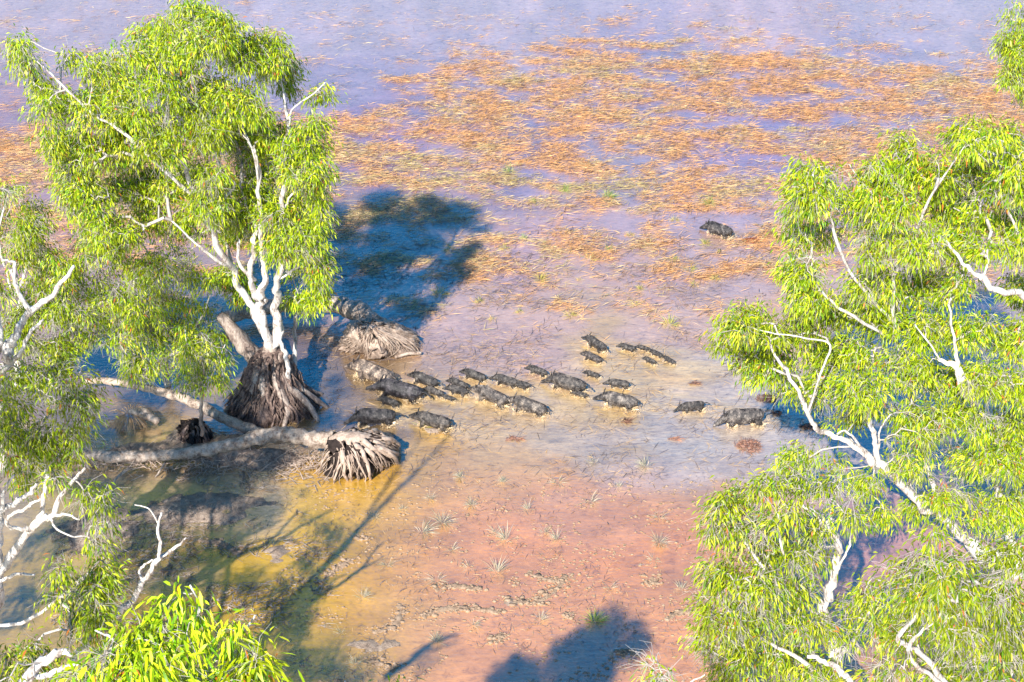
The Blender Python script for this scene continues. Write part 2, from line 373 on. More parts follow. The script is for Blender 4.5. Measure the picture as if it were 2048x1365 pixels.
# ground bed under the water, rising to a low mud bank round the fallen logs
M_MUD = bark_material('swamp_mud', [(.34, (.1, .075, .06)), (.46, (.27, .2, .155)), (.62, (.42, .33, .26))], 7, 1, 1, .08, .6)
ax2 = axis(-12, 12, .1, 3000); ay2 = axis(23, 42, .1, 4000); ay2 = ay2[ay2 > -80]
X, Y, Q = sheet(ax2, ay2)
Z = -.35+.12*(fbm(X*.6, Y*.6, 31)-.5)
def bank(cx, cy, rx, ry, h):
    g = gnd(cx, cy); s = depth_of(g)/F; fy = s/math.sin(math.atan2(H, g[1]))
    d = ((X-g[0])/(rx*s))**2+((Y-g[1])/(ry*fy))**2
    return h*np.exp(-d*1.2)
for b in ((300,900,150,22,.42),(450,915,130,20,.42),(560,925,90,25,.42),(240,850,60,22,.38),(370,865,60,25,.42),(470,880,60,20,.38),(560,800,120,40,.34),
          (420,1020,260,70,.385),(180,1080,140,80,.36),(560,1120,90,60,.31),(1040,1190,230,45,.3),(760,1290,130,50,.28),(1310,1160,60,50,.27),(700,930,60,20,.34),(770,690,60,22,.36),(860,860,60,14,.36),(1740,1120,60,25,.36)):
    Z = Z+bank(*b)
Z = np.minimum(Z, .2)+sstep(-.3, -.1, Z)*((fbm(X*2.0, Y*2.6, 41, 5)-.5)*.34+(fbm(X*9, Y*9, 43, 3)-.5)*.07)
grd = link('ground', mesh('ground', np.stack([X, Y, Z], 1), Q, M_MUD, None, True)); tag(grd, kind='structure')
# ------------------------------------------------------------------ tree builder
LEAFC = np.array([lin((182,200,22)), lin((150,184,18)), lin((196,210,40)), lin((92,135,20)), lin((212,208,66))])
def limb_pts(pl):
    return np.array([at(a, b, c) for a, b, c, r in pl]), np.array([r for *_, r in pl])
def foliage_blobs(blobs, density, Y0, dY):
    out = []
    for b in blobs:
        px, py, rx, ry = b[:4]; yy = b[4] if len(b) > 4 else Y0+rng.uniform(-dY, dY)
        c = at(px, py, yy); s = depth_of(c)/F; rx, ry = rx*s, ry*s/.87; rd = max(rx, ry)*.9
        n_ = max(3, int(density*rx*ry*46))
        q = nrm(rng.normal(size=(n_, 3)))*(rng.uniform(.25, 1, n_)**.5)[:, None]
        out.append(c+q*np.array([rx, rd, ry]))
    return np.concatenate(out)
def make_tree(label, cat, base, trunk, limbs, blobs, density=1.0, Y0=30, dY=1.5, leaf=.14, lw=.03, per=30, bare=.14, spread=.2, group=None,
              name='paperbark_tree', bark=None, trunk_mat=None, fine=False, twig_r=.0058, colmul=1.0, extra=None, sides=9):
    bark = bark or M_WHITE
    T = empty(name, base); tag(T, label, cat, group)
    nodes = []; noder = []
    def do(pl, nm, m_, s_=sides):
        P, R = limb_pts(pl); R = R*(.72 if nm == 'limb' else .85); P, R = catmull(P, R, 6)
        w = np.stack([fbm(np.arange(len(P))*.45+k*9, np.full(len(P), R[0]*77+k), 50+k)-.5 for k in range(3)], 1)
        kk = np.arange(len(P)); w2 = np.stack([fbm(kk*1.1+k*5, np.full(len(P), R[0]*31+k), 80+k, 2)-.5 for k in range(3)], 1); w2[0] = 0
        w[0] = 0; P = P+w*np.minimum(.4, R[:, None]*3.5)+w2*np.minimum(.12, R[:, None]*1.2)
        mb = MB(); tube(mb, P, R, s_, .3, int(R[0]*1000) % 97)
        link(nm, mb.mesh(nm, m_, True), T)
        k = len(P)//5 if nm == 'limb' else len(P)*3//4
        nodes.append(P[k:]); noder.append(R[k:])
    if trunk: 
        for t_ in (trunk if isinstance(trunk[0], list) else [trunk]): do(t_, 'trunk', trunk_mat or bark, 12)
    for l in limbs: do(l, 'limb', bark)
    P0 = np.concatenate(nodes); R0 = np.concatenate(noder)
    if not len(blobs): return T
    A = foliage_blobs(blobs, density*1.75, Y0, dY); fq = 1.5*.17/leaf
    cn = .5*fbm(A[:, 0]*fq+A[:, 1]*.5, A[:, 2]*fq*1.1+A[:, 1]*.7, 200, 3)+.5*fbm(A[:, 1]*fq-A[:, 0]*.4, A[:, 2]*fq+A[:, 0]*.6+40, 210, 3)
    A = A[cn > np.quantile(cn, .2)]
    A[:, 1] -= .35; A = A[A[:, 2] > .25]
    d = np.array([np.min(np.sum((P0-a_)**2, 1)) for a_ in A]); A = A[np.argsort(d)]
    NN = len(A)*3+len(P0); P = np.zeros((NN, 3)); P[:len(P0)] = P0; par = np.full(NN, -1); n_ = len(P0); root = n_
    tips = []; tdir = []
    for a_ in A:
        dv = P[:n_]-a_; d2 = np.sum(dv**2, 1)+np.where(dv[:, 2] > 0, 2.0*dv[:, 2]**2, 0)
        j = int(np.argmin(d2)); s_ = P[j]; D = a_-s_; L = math.sqrt(float(np.dot(D, D)))+1e-6
        if L < .06: continue
        up = np.array([0, 0, 1.0])*L*.14; jit = rng.normal(size=(2, 3))*L*.07
        P[n_] = s_+D*.36+up+jit[0]; P[n_+1] = s_+D*.72+up*.9+jit[1]; P[n_+2] = a_
        par[n_] = j; par[n_+1] = n_; par[n_+2] = n_+1; tips.append(n_+2); tdir.append(a_-P[n_+1]); n_ += 3
    P = P[:n_]; par = par[:n_]; cnt = np.zeros(n_); cnt[tips] = 1
    for i in range(n_-1, root-1, -1): cnt[par[i]] += cnt[i]
    R = twig_r*np.maximum(cnt, 1)**.42; R = np.minimum(R, .05)
    idx = np.arange(root, n_); rp = np.where(par[idx] < root, R[idx]*1.15, R[par[idx]])
    mb = MB(); segs(mb, P[par[idx]], P[idx], rp, R[idx], 4)
    tips = np.array(tips); tdir = nrm(np.array(tdir))
    # bare hanging twiglets, grey white, most of them at the leafless tips
    isb = rng.random(len(tips)) < bare*1.6
    nb = np.where(isb, 12, 3); s_i = np.repeat(np.arange(len(tips)), nb); m_ = len(s_i)
    st = P[tips[s_i]]; dd = nrm(tdir[s_i]*.7+rng.normal(size=(m_, 3))*.55+np.array([0, 0, -.25]))
    l1 = rng.uniform(.5, 1.6, m_)[:, None]*spread; e1 = st+dd*l1
    d2_ = nrm(dd+rng.normal(size=(m_, 3))*.5+np.array([0, 0, -.5])); e2 = e1+d2_*l1*.8
    rr = np.full(m_, twig_r*.75); segs(mb, st, e1, rr, rr*.8, 3); segs(mb, e1, e2, rr*.8, rr*.4, 3)
    link('twigs', mb.mesh('twigs', M_TWIG), T)
    lt = tips[~isb]; ld = tdir[~isb]; k = np.repeat(np.arange(len(lt)), rng.integers(int(per*1.0), int(per*2.7), len(lt))); m_ = len(k)
    off = rng.normal(size=(m_, 3))*np.array([spread*.62, spread*.62, spread*.52])
    Pp = P[lt[k]]+off+ld[k]*rng.uniform(-.8, .5, m_)[:, None]*spread
    D = nrm(nrm(off+1e-6)*.55+ld[k]*.35+rng.normal(size=(m_, 3))*.3+np.stack([np.zeros(m_), np.zeros(m_), -rng.uniform(.25, 1.15, m_)], 1))
    cl = rng.normal(size=len(lt)); cw = cl[k]+rng.normal(size=m_)*.7
    ci = np.clip(np.round(1.2+cw*1.0), 0, 4).astype(int); ci = np.where(ci == 0, 0, ci)
    col = LEAFC[ci]*rng.uniform(.55, 1.1, m_)[:, None]*colmul*np.clip(1+.22*cl[k], .5, 1.4)[:, None]
    br = rng.random(m_) < .012; col[br] = lin((190, 110, 50))
    L = leaf*rng.uniform(.6, 1.25, m_); wd = lw*rng.uniform(.7, 1.2, m_)
    V, Tq, Qq, Cc = ribbons(Pp, D, L, wd, col, .28, fine=fine)
    keep = True
    link('crown', mesh('crown', V, [Tq] if Qq is None else [Qq, Tq], M_LEAF, Cc), T)
    return T
#BUILD
# main tree ---------------------------------------------------------------
YM = 36.6
def Lm(*pts, Y=YM): return [(a, b, Y+(c if len(r) else 0), (r[0] if r else c)) for a, b, c, *r in pts]
main_blobs = [(500,285,50,34),(470,245,50,34),(540,320,40,34),(545,255,40,34),(420,255,44,30),(430,375,44,34),(540,400,40,30),(300,250,50,30),(250,230,50,30),(395,340,40,30),(150,350,34,30),(560,480,30,26),(370,30,60,40),(330,70,60,35),(430,60,60,35),(262,85,32,24),(480,95,44,30),(540,95,45,40),(560,130,40,45),(350,120,80,45),(210,130,36,24),(245,150,60,40),
 (40,85,24,18),(55,118,22,28),(85,165,24,24),(95,215,18,30),(112,268,16,28),(150,105,20,10),(130,200,34,26),(200,215,60,40),(300,190,70,45),(400,190,60,40),(470,180,50,45),(530,190,45,40),(590,205,22,22),
 (645,175,20,22),(630,225,32,30),(600,270,45,32),(640,290,24,32),(250,280,55,36),(330,270,55,36),(410,270,45,34),(180,310,45,34),(150,270,34,26),
 (270,350,60,38),(350,350,50,34),(430,340,30,30),(500,360,30,40),(610,330,50,30),(640,360,22,34),(180,390,50,36),(330,420,60,38),(420,400,44,32),(485,420,40,30),(600,400,44,36),(645,420,16,34),(560,430,30,25),
 (230,450,60,38),(390,470,50,30),(450,460,36,26),(530,455,30,28),(610,470,44,34),(635,520,28,34),(590,520,24,26),(450,520,34,30),(490,570,20,26),(470,545,24,28),(600,590,34,26),(640,575,24,24)]
make_tree('tallest white-limbed paperbark with a full crown, rooted on the dark fibrous cone beside the pigs', 'tree', gnd(548, 815),
 trunk=Lm((552,830,0,.5),(548,770,0,.42),(545,720,0,.33),(541,685,0,.22)),
 limbs=[Lm((541,695,0,.19),(520,640,-.2,.16),(517,600,-.3,.15),(530,555,-.4,.11),(524,500,-.6,.09),(518,400,-.8,.075),(515,320,-.8,.06),(498,285,-.8,.05),(465,215,-.4,.03),(440,130,0,.015)),
  Lm((541,695,0,.18),(553,640,-.1,.15),(556,590,-.2,.12),(561,520,-.5,.1),(560,450,-.7,.085),(574,330,-.8,.07),(577,250,-.7,.055),(560,150,-.3,.03),(545,90,0,.015)),
  Lm((532,665,0,.16),(500,610,.1,.13),(470,560,.1,.12),(440,490,-.5,.12),(405,415,-.8,.1),(370,330,-.8,.08),(358,285,-.8,.06),(340,200,-.5,.04),(350,110,0,.02)),
  Lm((517,600,-.2,.11),(498,550,-.5,.1),(512,490,-.6,.09),(506,440,-.5,.06),(480,370,-.5,.04)),
  Lm((510,560,-.3,.07),(482,530,-.6,.065),(480,480,-.6,.05)),
  Lm((455,530,-.2,.08),(425,515,-.5,.06),(385,480,-.8,.04),(340,440,-.8,.03)),
  Lm((400,405,-.8,.07),(330,340,-1.1,.06),(270,285,-1.2,.055),(215,245,-1.2,.05),(160,205,-1.2,.045),(110,155,-1.2,.035),(70,120,-1.2,.02),(30,80,-1.2,.01)),
  Lm((430,470,-.7,.06),(452,400,-1,.055),(470,370,-1,.05),(440,330,-1.1,.04),(430,270,-1.1,.03)),
  Lm((577,260,-.7,.04),(585,220,-.7,.03),(625,190,-.7,.02),(650,165,-.7,.01)),
  Lm((574,330,-.8,.035),(620,325,-1,.03),(650,300,-1,.012)),
  Lm((561,430,-.7,.045),(590,385,-1,.03),(640,375,-1.1,.02),(655,380,-1.1,.01)),
  Lm((556,560,-.3,.04),(600,535,-.8,.03),(640,545,-.9,.012)),
  Lm((370,330,-.8,.05),(340,300,-.8,.04),(300,260,-.9,.03),(240,180,-.6,.02)),
  Lm((518,380,-.8,.04),(505,300,-1.1,.03),(470,250,-1.2,.015)),
  Lm((580,790,-.6,.11),(574,730,-.5,.09),(566,690,-.4,.08),(560,640,.3,.06)),
  Lm((600,800,.2,.1),(590,720,.5,.08),(592,650,.8,.07),(600,590,.8,.05))],
 blobs=main_blobs, density=2.6, Y0=YM, dY=1.5, per=30, trunk_mat=M_OLD)
main = [o for o in COL.objects if o.name.startswith('paperbark_tree')][0]
# thick dark leaning butt on the left side of the trunk
mb = MB(); P, R = catmull([at(545,760,YM+.2), at(505,710,YM+.1), at(470,670,YM), at(440,630,YM)], [.3, .26, .2, .1]); tube(mb, P, R, 12, .35, 3)
link('dead_limb', mb.mesh('dead_limb', M_OLD, True), main)
def ring_curve(pts, n):
    P = np.array(pts, float); P = np.vstack([P, P[:1]]) ; d = np.r_[0, np.cumsum(np.linalg.norm(np.diff(P, axis=0), axis=1))]
    t = np.linspace(0, d[-1], n, endpoint=False); return np.stack([np.interp(t, d, P[:, k]) for k in range(3)], 1)
def root_skirt(parent, top_ring, mid_ring, base_ring, ncord, nfine, rc, mat_c, name='roots', core_shrink=.82, closed=True, wob=.06, core_mat=None, cap=None):
    n_ = 48; T_ = ring_curve(top_ring, n_); Mr = ring_curve(mid_ring, n_); Br = ring_curve(base_ring, n_); cb_ = Br.mean(0); ja = np.arange(n_)*2*math.pi/n_; jw = float(base_ring[0][0])
    jit = .76+.5*vnoise(np.cos(ja)*2.6+jw, np.sin(ja)*2.6, 5); Br = cb_+(Br-cb_)*jit[:, None]
    cT, cM, cB = T_.mean(0), Mr.mean(0), Br.mean(0)
    def at_t(t, a, k):
        i = (a*n_) % n_; i0 = int(i) % n_; i1 = (i0+1) % n_; f = i-int(i)
        a0 = T_[i0]*(1-f)+T_[i1]*f; a1 = Mr[i0]*(1-f)+Mr[i1]*f; a2 = Br[i0]*(1-f)+Br[i1]*f
        a0 = cT+(a0-cT)*k; a1 = cM+(a1-cM)*k; a2 = cB+(a2-cB)*k
        return (1-t)**2*a0+2*t*(1-t)*(2*a1-.5*a0-.5*a2)+t*t*a2
    mb = MB(); rows = 12; V = []
    for r in range(rows):
        for j in range(n_):
            q = at_t(r/(rows-1), j/n_, core_shrink); V.append(q+(rng.normal(size=3)*.04+np.array([math.cos(j*.131+r*.1), math.sin(j*.131), 0])*float(vnoise(np.array(j*.45+r*.2), np.array(r*.45), 8)-.5)*.42 if r else 0))
    V = np.array(V); i, j = np.meshgrid(np.arange(rows-1), np.arange(n_), indexing='ij'); i = i.ravel(); j = j.ravel(); k = (j+1) % n_
    Q = np.stack([i*n_+j, (i+1)*n_+j, (i+1)*n_+k, i*n_+k], 1)
    V = np.vstack([V, cT]); jj = np.arange(n_); tr = np.stack([np.full(n_, rows*n_), jj, (jj+1) % n_], 1)
    mb.add(V, Q, tr); link('root_earth', mb.mesh('root_earth', core_mat or M_CORE, True), parent)
    mb = MB()
    for c in range(ncord+nfine):
        thick = c < ncord; a0 = rng.random(); a1 = a0+rng.normal()*(.03 if thick else .06); t0 = rng.uniform(0, .4) if thick else rng.uniform(0, .85)
        t1 = 1.0 if rng.random() < .75 else rng.uniform(.7, 1); k = rng.uniform(.93, 1.06); m_ = 10 if thick else 7
        w = rng.uniform(0, 20)
        pts = [at_t(t, a0+(a1-a0)*t, k)+np.array([vnoise(np.array(t*5+w), np.array(w), 3)-.5, vnoise(np.array(t*5+w), np.array(w), 4)-.5, 0])*wob*2 for t in np.linspace(t0, t1, m_)]
        r_ = rc*rng.uniform(.5, 1.2) if thick else rc*rng.uniform(.12, .3)
        tube(mb, pts, np.linspace(r_, r_*.5, m_), 6 if thick else 4, .3, c % 50, cap=False)
    link(name, mb.mesh(name, mat_c, True), parent)
def oval(c, rx, ry, n_=12, tilt=0):
    return [c+np.array([rx*math.cos(a), ry*math.sin(a), tilt*math.cos(a)]) for a in np.linspace(0, 2*math.pi, n_, endpoint=False)]
bc = gnd(548, 812); 
root_skirt(main, oval(at(540, 700, YM-.05), .3, .3), oval(bc+[-.02, 0, .72], .72, .62), oval(bc+[0, 0, -.05], 1.28, 1.05), 46, 620, .06, M_ROOTDK, core_shrink=.95, wob=.17, core_mat=M_ROOTDK)
mb = MB()
for k in range(11):
    a = k*.571+rng.uniform(-.15, .15); rr = rng.uniform(.95, 1.25); c_, s_ = math.cos(a), math.sin(a)
    tube(mb, *catmull([at(542, 705, YM)+[c_*.2, s_*.2, 0], bc+[c_*.55+rng.normal()*.06, s_*.5, .85], bc+[c_*.85*rr+rng.normal()*.1, s_*.7*rr, .35], bc+[c_*1.3*rr, s_*1.1*rr, -.05]], [.13, .11, .085, .05], 5), 7, .4, k)
link('buttress_roots', mb.mesh('buttress_roots', M_OLD, True), main)
# lower tree behind the left logs
sec_blobs = [(170,490,50,34),(240,520,60,40),(320,530,50,36),(390,540,40,30),(150,560,40,34),(220,590,55,40),(300,600,55,40),(370,610,45,36),(425,590,30,30),(190,640,40,28),(260,660,50,38),(340,670,50,38),(410,660,40,34),(120,520,30,24),
   (290,720,40,30),(60,400,0,0)][:-1]
make_tree('bushy mid-height paperbark filling the gap left of the tallest tree behind the broken log', 'tree', gnd(330, 790),
 trunk=Lm((330,795,0,.13),(335,740,0,.11),(320,690,-.1,.09),(300,640,-.2,.08), Y=37.3),
 limbs=[Lm((320,690,-.1,.08),(280,640,-.6,.07),(240,590,-1,.05),(190,530,-1,.03),(160,480,-1,.015), Y=37.3), Lm((300,640,-.2,.07),(310,580,-.6,.06),(300,520,-.8,.04),(280,480,-.8,.02), Y=37.3),
  Lm((330,740,0,.07),(370,690,-.5,.06),(400,640,-.9,.04),(420,590,-.9,.02), Y=37.3), Lm((335,740,0,.06),(290,720,-.7,.05),(240,690,-1,.03),(200,650,-1,.02), Y=37.3),
  Lm((268,600,-1.1,.05),(272,550,-1.2,.045),(300,520,-1.2,.03), Y=37.3)],
 blobs=sec_blobs, density=1.9, Y0=36.6, dY=1.3, per=30, bare=.2)
make_tree('slender dark-stemmed sapling growing beside the small broken stump', 'tree', gnd(404, 868),
 trunk=Lm((404,872,0,.07),(402,820,0,.055),(404,770,0,.05),(410,710,0,.035), Y=34.2),
 limbs=[Lm((403,790,0,.035),(430,740,-.2,.025),(450,690,-.3,.012), Y=34.2), Lm((404,770,0,.035),(380,720,-.2,.025),(370,660,-.3,.012), Y=34.2)],
 blobs=[(420,720,40,26),(380,740,34,24),(440,690,30,24),(400,680,36,26),(450,740,20,18),(360,700,22,20),(410,760,22,14)], density=1.8, Y0=34.2, dY=.4, per=26, trunk_mat=M_OLD, bare=.2)
# left edge trees
LL = lambda *p, Y: Lm(*p, Y=Y)
make_tree('paperbark at the left edge with a forked bare white trunk rising through low foliage', 'tree', gnd(-60, 1010),
 trunk=LL((-10,990,-1.0,.2),(0,900,-.6,.18),(8,820,-.3,.17),(14,740,0,.15),(25,690,0,.13), Y=28),
 limbs=[LL((25,690,0,.12),(40,650,0,.1),(65,620,0,.09),(105,590,0,.07),(130,560,0,.06),(150,532,0,.045), Y=28), LL((65,625,0,.08),(45,600,0,.065),(30,560,0,.055),(25,525,0,.045),(5,520,0,.02), Y=28),
  LL((20,720,0,.07),(50,690,-.1,.06),(70,655,-.2,.05),(85,640,-.2,.03), Y=28), LL((8,820,-.3,.12),(-10,740,-.1,.1),(0,660,0,.09),(-15,590,0,.05), Y=28),
  LL((0,900,-.5,.07),(60,860,-.6,.05),(110,820,-.8,.03),(140,790,-.8,.02), Y=28)],
 blobs=[(60,760,50,34,27.2),(130,780,45,34,27),(170,800,36,34,27),(100,850,50,34,27),(50,890,50,30,27),(20,800,40,40,28),(160,860,34,30,27),(30,840,34,28,27),(90,720,30,20,28.5),(140,730,40,24,28.4),(190,770,20,20,27.6),(140,910,36,20,26.6),(60,940,40,16,27)],
 density=2.0, Y0=27, dY=.6, per=28, leaf=.145, bare=.2, colmul=.85)
make_tree('leafy tree crowding the left edge below the straw grass', 'tree', gnd(40, 760),
 trunk=LL((40,770,0,.14),(30,700,0,.12),(40,620,0,.1),(30,540,0,.08), Y=36.5),
 limbs=[LL((30,600,0,.06),(60,520,-.5,.05),(90,450,-.6,.02), Y=36.5), LL((30,600,0,.06),(0,480,-.5,.05),(20,380,-.6,.02), Y=36.5), LL((40,620,0,.06),(90,600,-.5,.04),(120,560,-.6,.02), Y=36.5)],
 blobs=[(15,370,36,26),(50,410,46,26),(10,440,44,34),(80,450,40,28),(30,490,44,28),(90,500,34,28),(100,600,50,34),(30,640,40,26),(140,620,40,30),(110,560,44,26),(50,660,50,26),(150,670,40,24),(10,570,24,30),(110,690,36,20)], density=1.9, Y0=36, dY=1.3, per=30, bare=.2, colmul=.85)
make_tree('dead-looking white paperbark with curled bare limbs at the lower left edge', 'tree', gnd(-60, 1500),
 trunk=LL((-70,1500,-1.5,.22),(-40,1300,-.5,.2),(-20,1180,0,.17),(0,1140,0,.13), Y=23),
 limbs=[LL((-10,1160,0,.12),(30,1100,0,.1),(75,1045,-.1,.085),(105,1030,-.1,.07),(130,985,-.1,.055),(150,960,-.1,.045),(172,935,-.1,.03), Y=23),
  LL((75,1045,-.1,.06),(90,1000,0,.05),(96,960,.1,.045),(90,940,.1,.03), Y=23), LL((0,1140,0,.11),(-5,1080,0,.1),(5,1030,0,.08),(35,1000,.1,.06),(60,990,.1,.055),(70,968,.1,.03), Y=23),
  LL((60,1060,-.1,.055),(20,1050,-.3,.045),(25,1030,-.4,.04),(60,1010,-.4,.04),(80,1000,-.4,.02), Y=23), LL((105,1030,-.1,.04),(135,1030,-.2,.032),(160,1040,-.2,.02), Y=23),
  LL((-10,1165,0,.05),(30,1150,-.2,.04),(70,1150,-.3,.025), Y=23), LL((5,1030,0,.05),(10,990,0,.045),(30,950,0,.03), Y=23),
  LL((100,1035,-.1,.03),(115,1060,-.4,.025),(150,1075,-.5,.015), Y=23), LL((-30,1250,-.3,.05),(60,1240,-.8,.04),(140,1180,-1,.03),(200,1120,-1,.02), Y=23)],
 blobs=[(190,970,30,18,23),(200,1010,32,24,23),(215,1060,26,30,23),(220,1000,20,30,22.6),(120,1110,26,16,22),(140,1150,36,30,22),(200,1160,46,32,21.8),(180,1220,56,36,21.4),(120,1260,46,26,21.2),(30,1290,34,18,21),(90,1310,50,20,20.6),(230,1130,22,24,22),(110,930,20,14,23),(10,1350,30,20,20.5)],
 density=2.3, Y0=22, dY=.5, per=30, leaf=.13, bare=.2, colmul=.8)
make_tree('bare dead white sapling with upswept broken branches rising behind the nearest leafy crown', 'dead tree', gnd(150, 1500),
 name='dead_tree',
 trunk=LL((60,1480,-1.6,.08),(130,1340,-.8,.07),(200,1260,-.3,.065),(260,1200,0,.06),(285,1165,0,.055), Y=22),
 limbs=[LL((285,1165,0,.055),(310,1130,0,.05),(345,1100,.2,.04),(372,1075,.3,.02), Y=22), LL((310,1130,0,.045),(322,1100,0,.04),(318,1050,0,.03),(322,1025,0,.02), Y=22),
  LL((285,1165,0,.035),(280,1140,.1,.03),(305,1120,.1,.02), Y=22), LL((318,1050,0,.02),(300,1020,0,.018),(270,1010,0,.012), Y=22)], blobs=[])
near_leaf = dict(colmul=1.3, leaf=.165, lw=.027, fine=True, twig_r=.004)
make_tree('nearest bright green crown at the bottom left, with long hanging leaves', 'tree', gnd(330, 3000) if False else np.array([-3.4, 12.3, 0]),
 trunk=[(320,2600,12.3,.18),(330,1900,12.3,.15),(340,1450,12.3,.1),(350,1330,12.3,.06)],
 limbs=[[(340,1420,12.3,.05),(290,1330,12.2,.035),(230,1280,12,.02),(190,1260,12,.01)],[(345,1400,12.3,.05),(390,1300,12.2,.035),(400,1220,12.2,.02),(380,1170,12.2,.01)],[(345,1420,12.3,.05),(440,1320,12.2,.035),(490,1260,12.2,.02),(510,1230,12.2,.01)],
   [(345,1440,12.3,.04),(460,1370,12,.03),(530,1320,12,.015)]],
 blobs=[(360,1175,42,26,12.4),(400,1205,50,30,12.3),(310,1215,40,26,12.2),(470,1225,36,26,12.3),(240,1265,50,30,12.1),(330,1270,60,36,12.0),(420,1270,60,36,12.1),(500,1270,40,34,12.2),(190,1300,36,30,12),(270,1330,60,34,11.9),(370,1340,60,34,11.9),(470,1330,50,34,12),(525,1310,26,26,12.1),(190,1345,40,24,12),(240,1400,80,50,12),(350,1410,80,50,12),(130,1430,70,50,12),(60,1400,60,40,12.1),(20,1450,50,40,12.1),(250,1490,80,50,12),(420,1440,50,40,12)],
 density=4.2, Y0=12, dY=.2, per=20, spread=.15, bare=.12, **near_leaf)
make_tree('crown tip with a smooth curved white limb in the bottom left corner', 'tree', np.array([-5.6, 15, 0]),
 trunk=[(20,2200,15,.16),(40,1600,15,.13),(40,1480,15,.12)],
 limbs=[[(0,1440,15,.12),(60,1350,15,.09),(95,1320,15,.07),(125,1302,15,.055),(145,1312,15,.03)],[(60,1352,15,.05),(110,1345,15,.045),(145,1330,15,.03),(160,1325,15,.02)]],
 blobs=[(20,1330,30,20,14.8),(10,1365,30,20,14.6)], density=2.4, Y0=15, dY=.2, per=14, leaf=.15, colmul=.6)
make_tree('treetop just poking over the bottom edge left of centre', 'tree', np.array([-2.2, 16, 0]),
 trunk=[(730,2400,16,.14),(735,1700,16,.1),(735,1430,16,.05)], limbs=[[(735,1480,16,.04),(700,1400,16,.02),(690,1362,16,.01)],[(735,1480,16,.04),(790,1410,16,.02),(800,1375,16,.01)]],
 blobs=[(690,1358,30,13,16),(800,1368,24,14,16),(740,1400,70,26,16),(720,1450,80,36,16)], density=3, Y0=16, dY=.3, per=16, fine=True)
def wp(x, y, z, r): 
    a, b = to_px(np.array([x, y, z])); return (float(a), float(b), y, r)
SHB = []
for sx, sy, rx_ in ((250,960,95),(330,1010,90),(425,965,100),(450,1060,80),(380,1120,95),(520,1000,90),(570,950,70),(290,1085,75),(230,1180,80),(120,1060,90),(70,1180,90),(480,1150,70),(340,1210,80),(600,1250,60),(640,1300,95),(560,1335,100),(700,1330,80),(180,930,60),(250,880,60),(665,765,40),(620,850,60),(300,800,60),(240,850,55),(470,860,60),(430,925,60),(770,785,30),(570,905,55),(640,800,50),(500,800,60),(740,815,40),(380,870,50),(560,640,50),(480,700,60)):
    g_ = gnd(sx, sy)
    for z_ in np.arange(7, 14, .5):
        k_ = z_/math.tan(_e); q_ = np.array([g_[0]-k_*math.sin(_a), g_[1]-k_*math.cos(_a), z_]); ax_, ay_ = to_px(q_)
        if (ax_ < -130) or (z_ > 13): break
    SHB.append((q_, rx_*(1.5 if sy < 930 else 1)))
make_tree('tall tree just past the left edge whose bare leader throws the long thin shadow', 'tree', np.array([-9.6, 18, 0]),
 trunk=[wp(-9.6,18,0,.2),wp(-9.0,18,4,.17),wp(-8.4,18,8,.14),wp(-7.9,18,11,.1)],
 limbs=[[wp(-7.9,18,11,.1),wp(-7.6,18,12.6,.07),wp(-7.4,17.9,14.2,.03)],[wp(-8.0,18,10.4,.08),wp(-8.0,18.3,12,.06),wp(-7.9,18.5,13.6,.02)],[wp(-9,18,4,.12),wp(-10.6,19,7,.1),wp(-12,20,10,.05)],[wp(-8.7,18,6,.1),wp(-9.8,20,8,.07),wp(-10.6,21.5,9,.03)],[wp(-8.7,18,6,.1),wp(-10.3,20.5,8,.08),wp(-11.3,23.5,9.4,.06),wp(-11.6,26.5,9.6,.03)],[wp(-10.6,21.5,8.4,.07),wp(-11.6,24,7.5,.05),wp(-12,27,8,.02)]],
 blobs=[(*wp(*q, 0)[:2], rx_, rx_*.8, q[1]) for q, rx_ in SHB],
 density=1.0, Y0=20, dY=.5, per=30, bare=.2)
# right hand trees
YR = 29.5
R_blobs = [(1650,310,32,24),(1600,340,34,30),(1590,390,30,34),(1640,370,40,34),(1700,320,30,22),(1740,340,44,30),(1800,290,30,28),(1810,330,40,34),(1870,330,46,36),(1930,260,40,30),(1960,290,44,30),(2010,270,36,30),(2040,310,30,30),(1940,340,50,34),(2010,350,44,34),
 (1590,450,32,40),(1650,440,36,30),(1710,400,40,30),(1770,400,50,34),(1850,400,50,36),(1930,410,50,36),(2010,430,44,36),(1600,520,36,38),(1680,510,34,30),(1750,470,46,36),(1830,470,50,36),(1910,480,44,34),(1990,500,50,36),(2040,480,30,30),
 (1610,590,36,30),(1740,550,50,36),(1820,550,50,34),(1900,560,40,30),(2030,560,30,34),(1680,600,40,30),(1760,620,50,34),(1850,640,50,34),(1940,640,44,34),(2020,660,40,36),
 (1500,620,34,22),(1460,640,30,22),(1540,650,30,22),(1440,670,22,16),(1490,690,34,26),(1550,700,34,24),(1520,730,30,24),(1600,640,40,26),(1640,690,40,30),(1700,690,46,30),(1580,750,36,26),(1640,760,40,30),
 (1720,760,50,34),(1800,720,50,34),(1880,740,46,34),(1960,740,50,34),(2030,760,36,34),(1680,820,40,26),(1760,830,50,34),(1840,820,50,34),(1920,830,50,36),(2000,840,50,36),(1820,900,46,30),(1900,910,50,34),(1980,920,50,36),(2040,900,30,36),
 (1590,900,32,22),(1640,890,30,16),(1660,920,30,14),(1730,950,24,24),(1900,990,44,34),(1980,1000,50,36),(2040,1000,30,36),(1830,980,30,26),(1750,1010,24,16)]
def RR(*p): return Lm(*p, Y=YR)
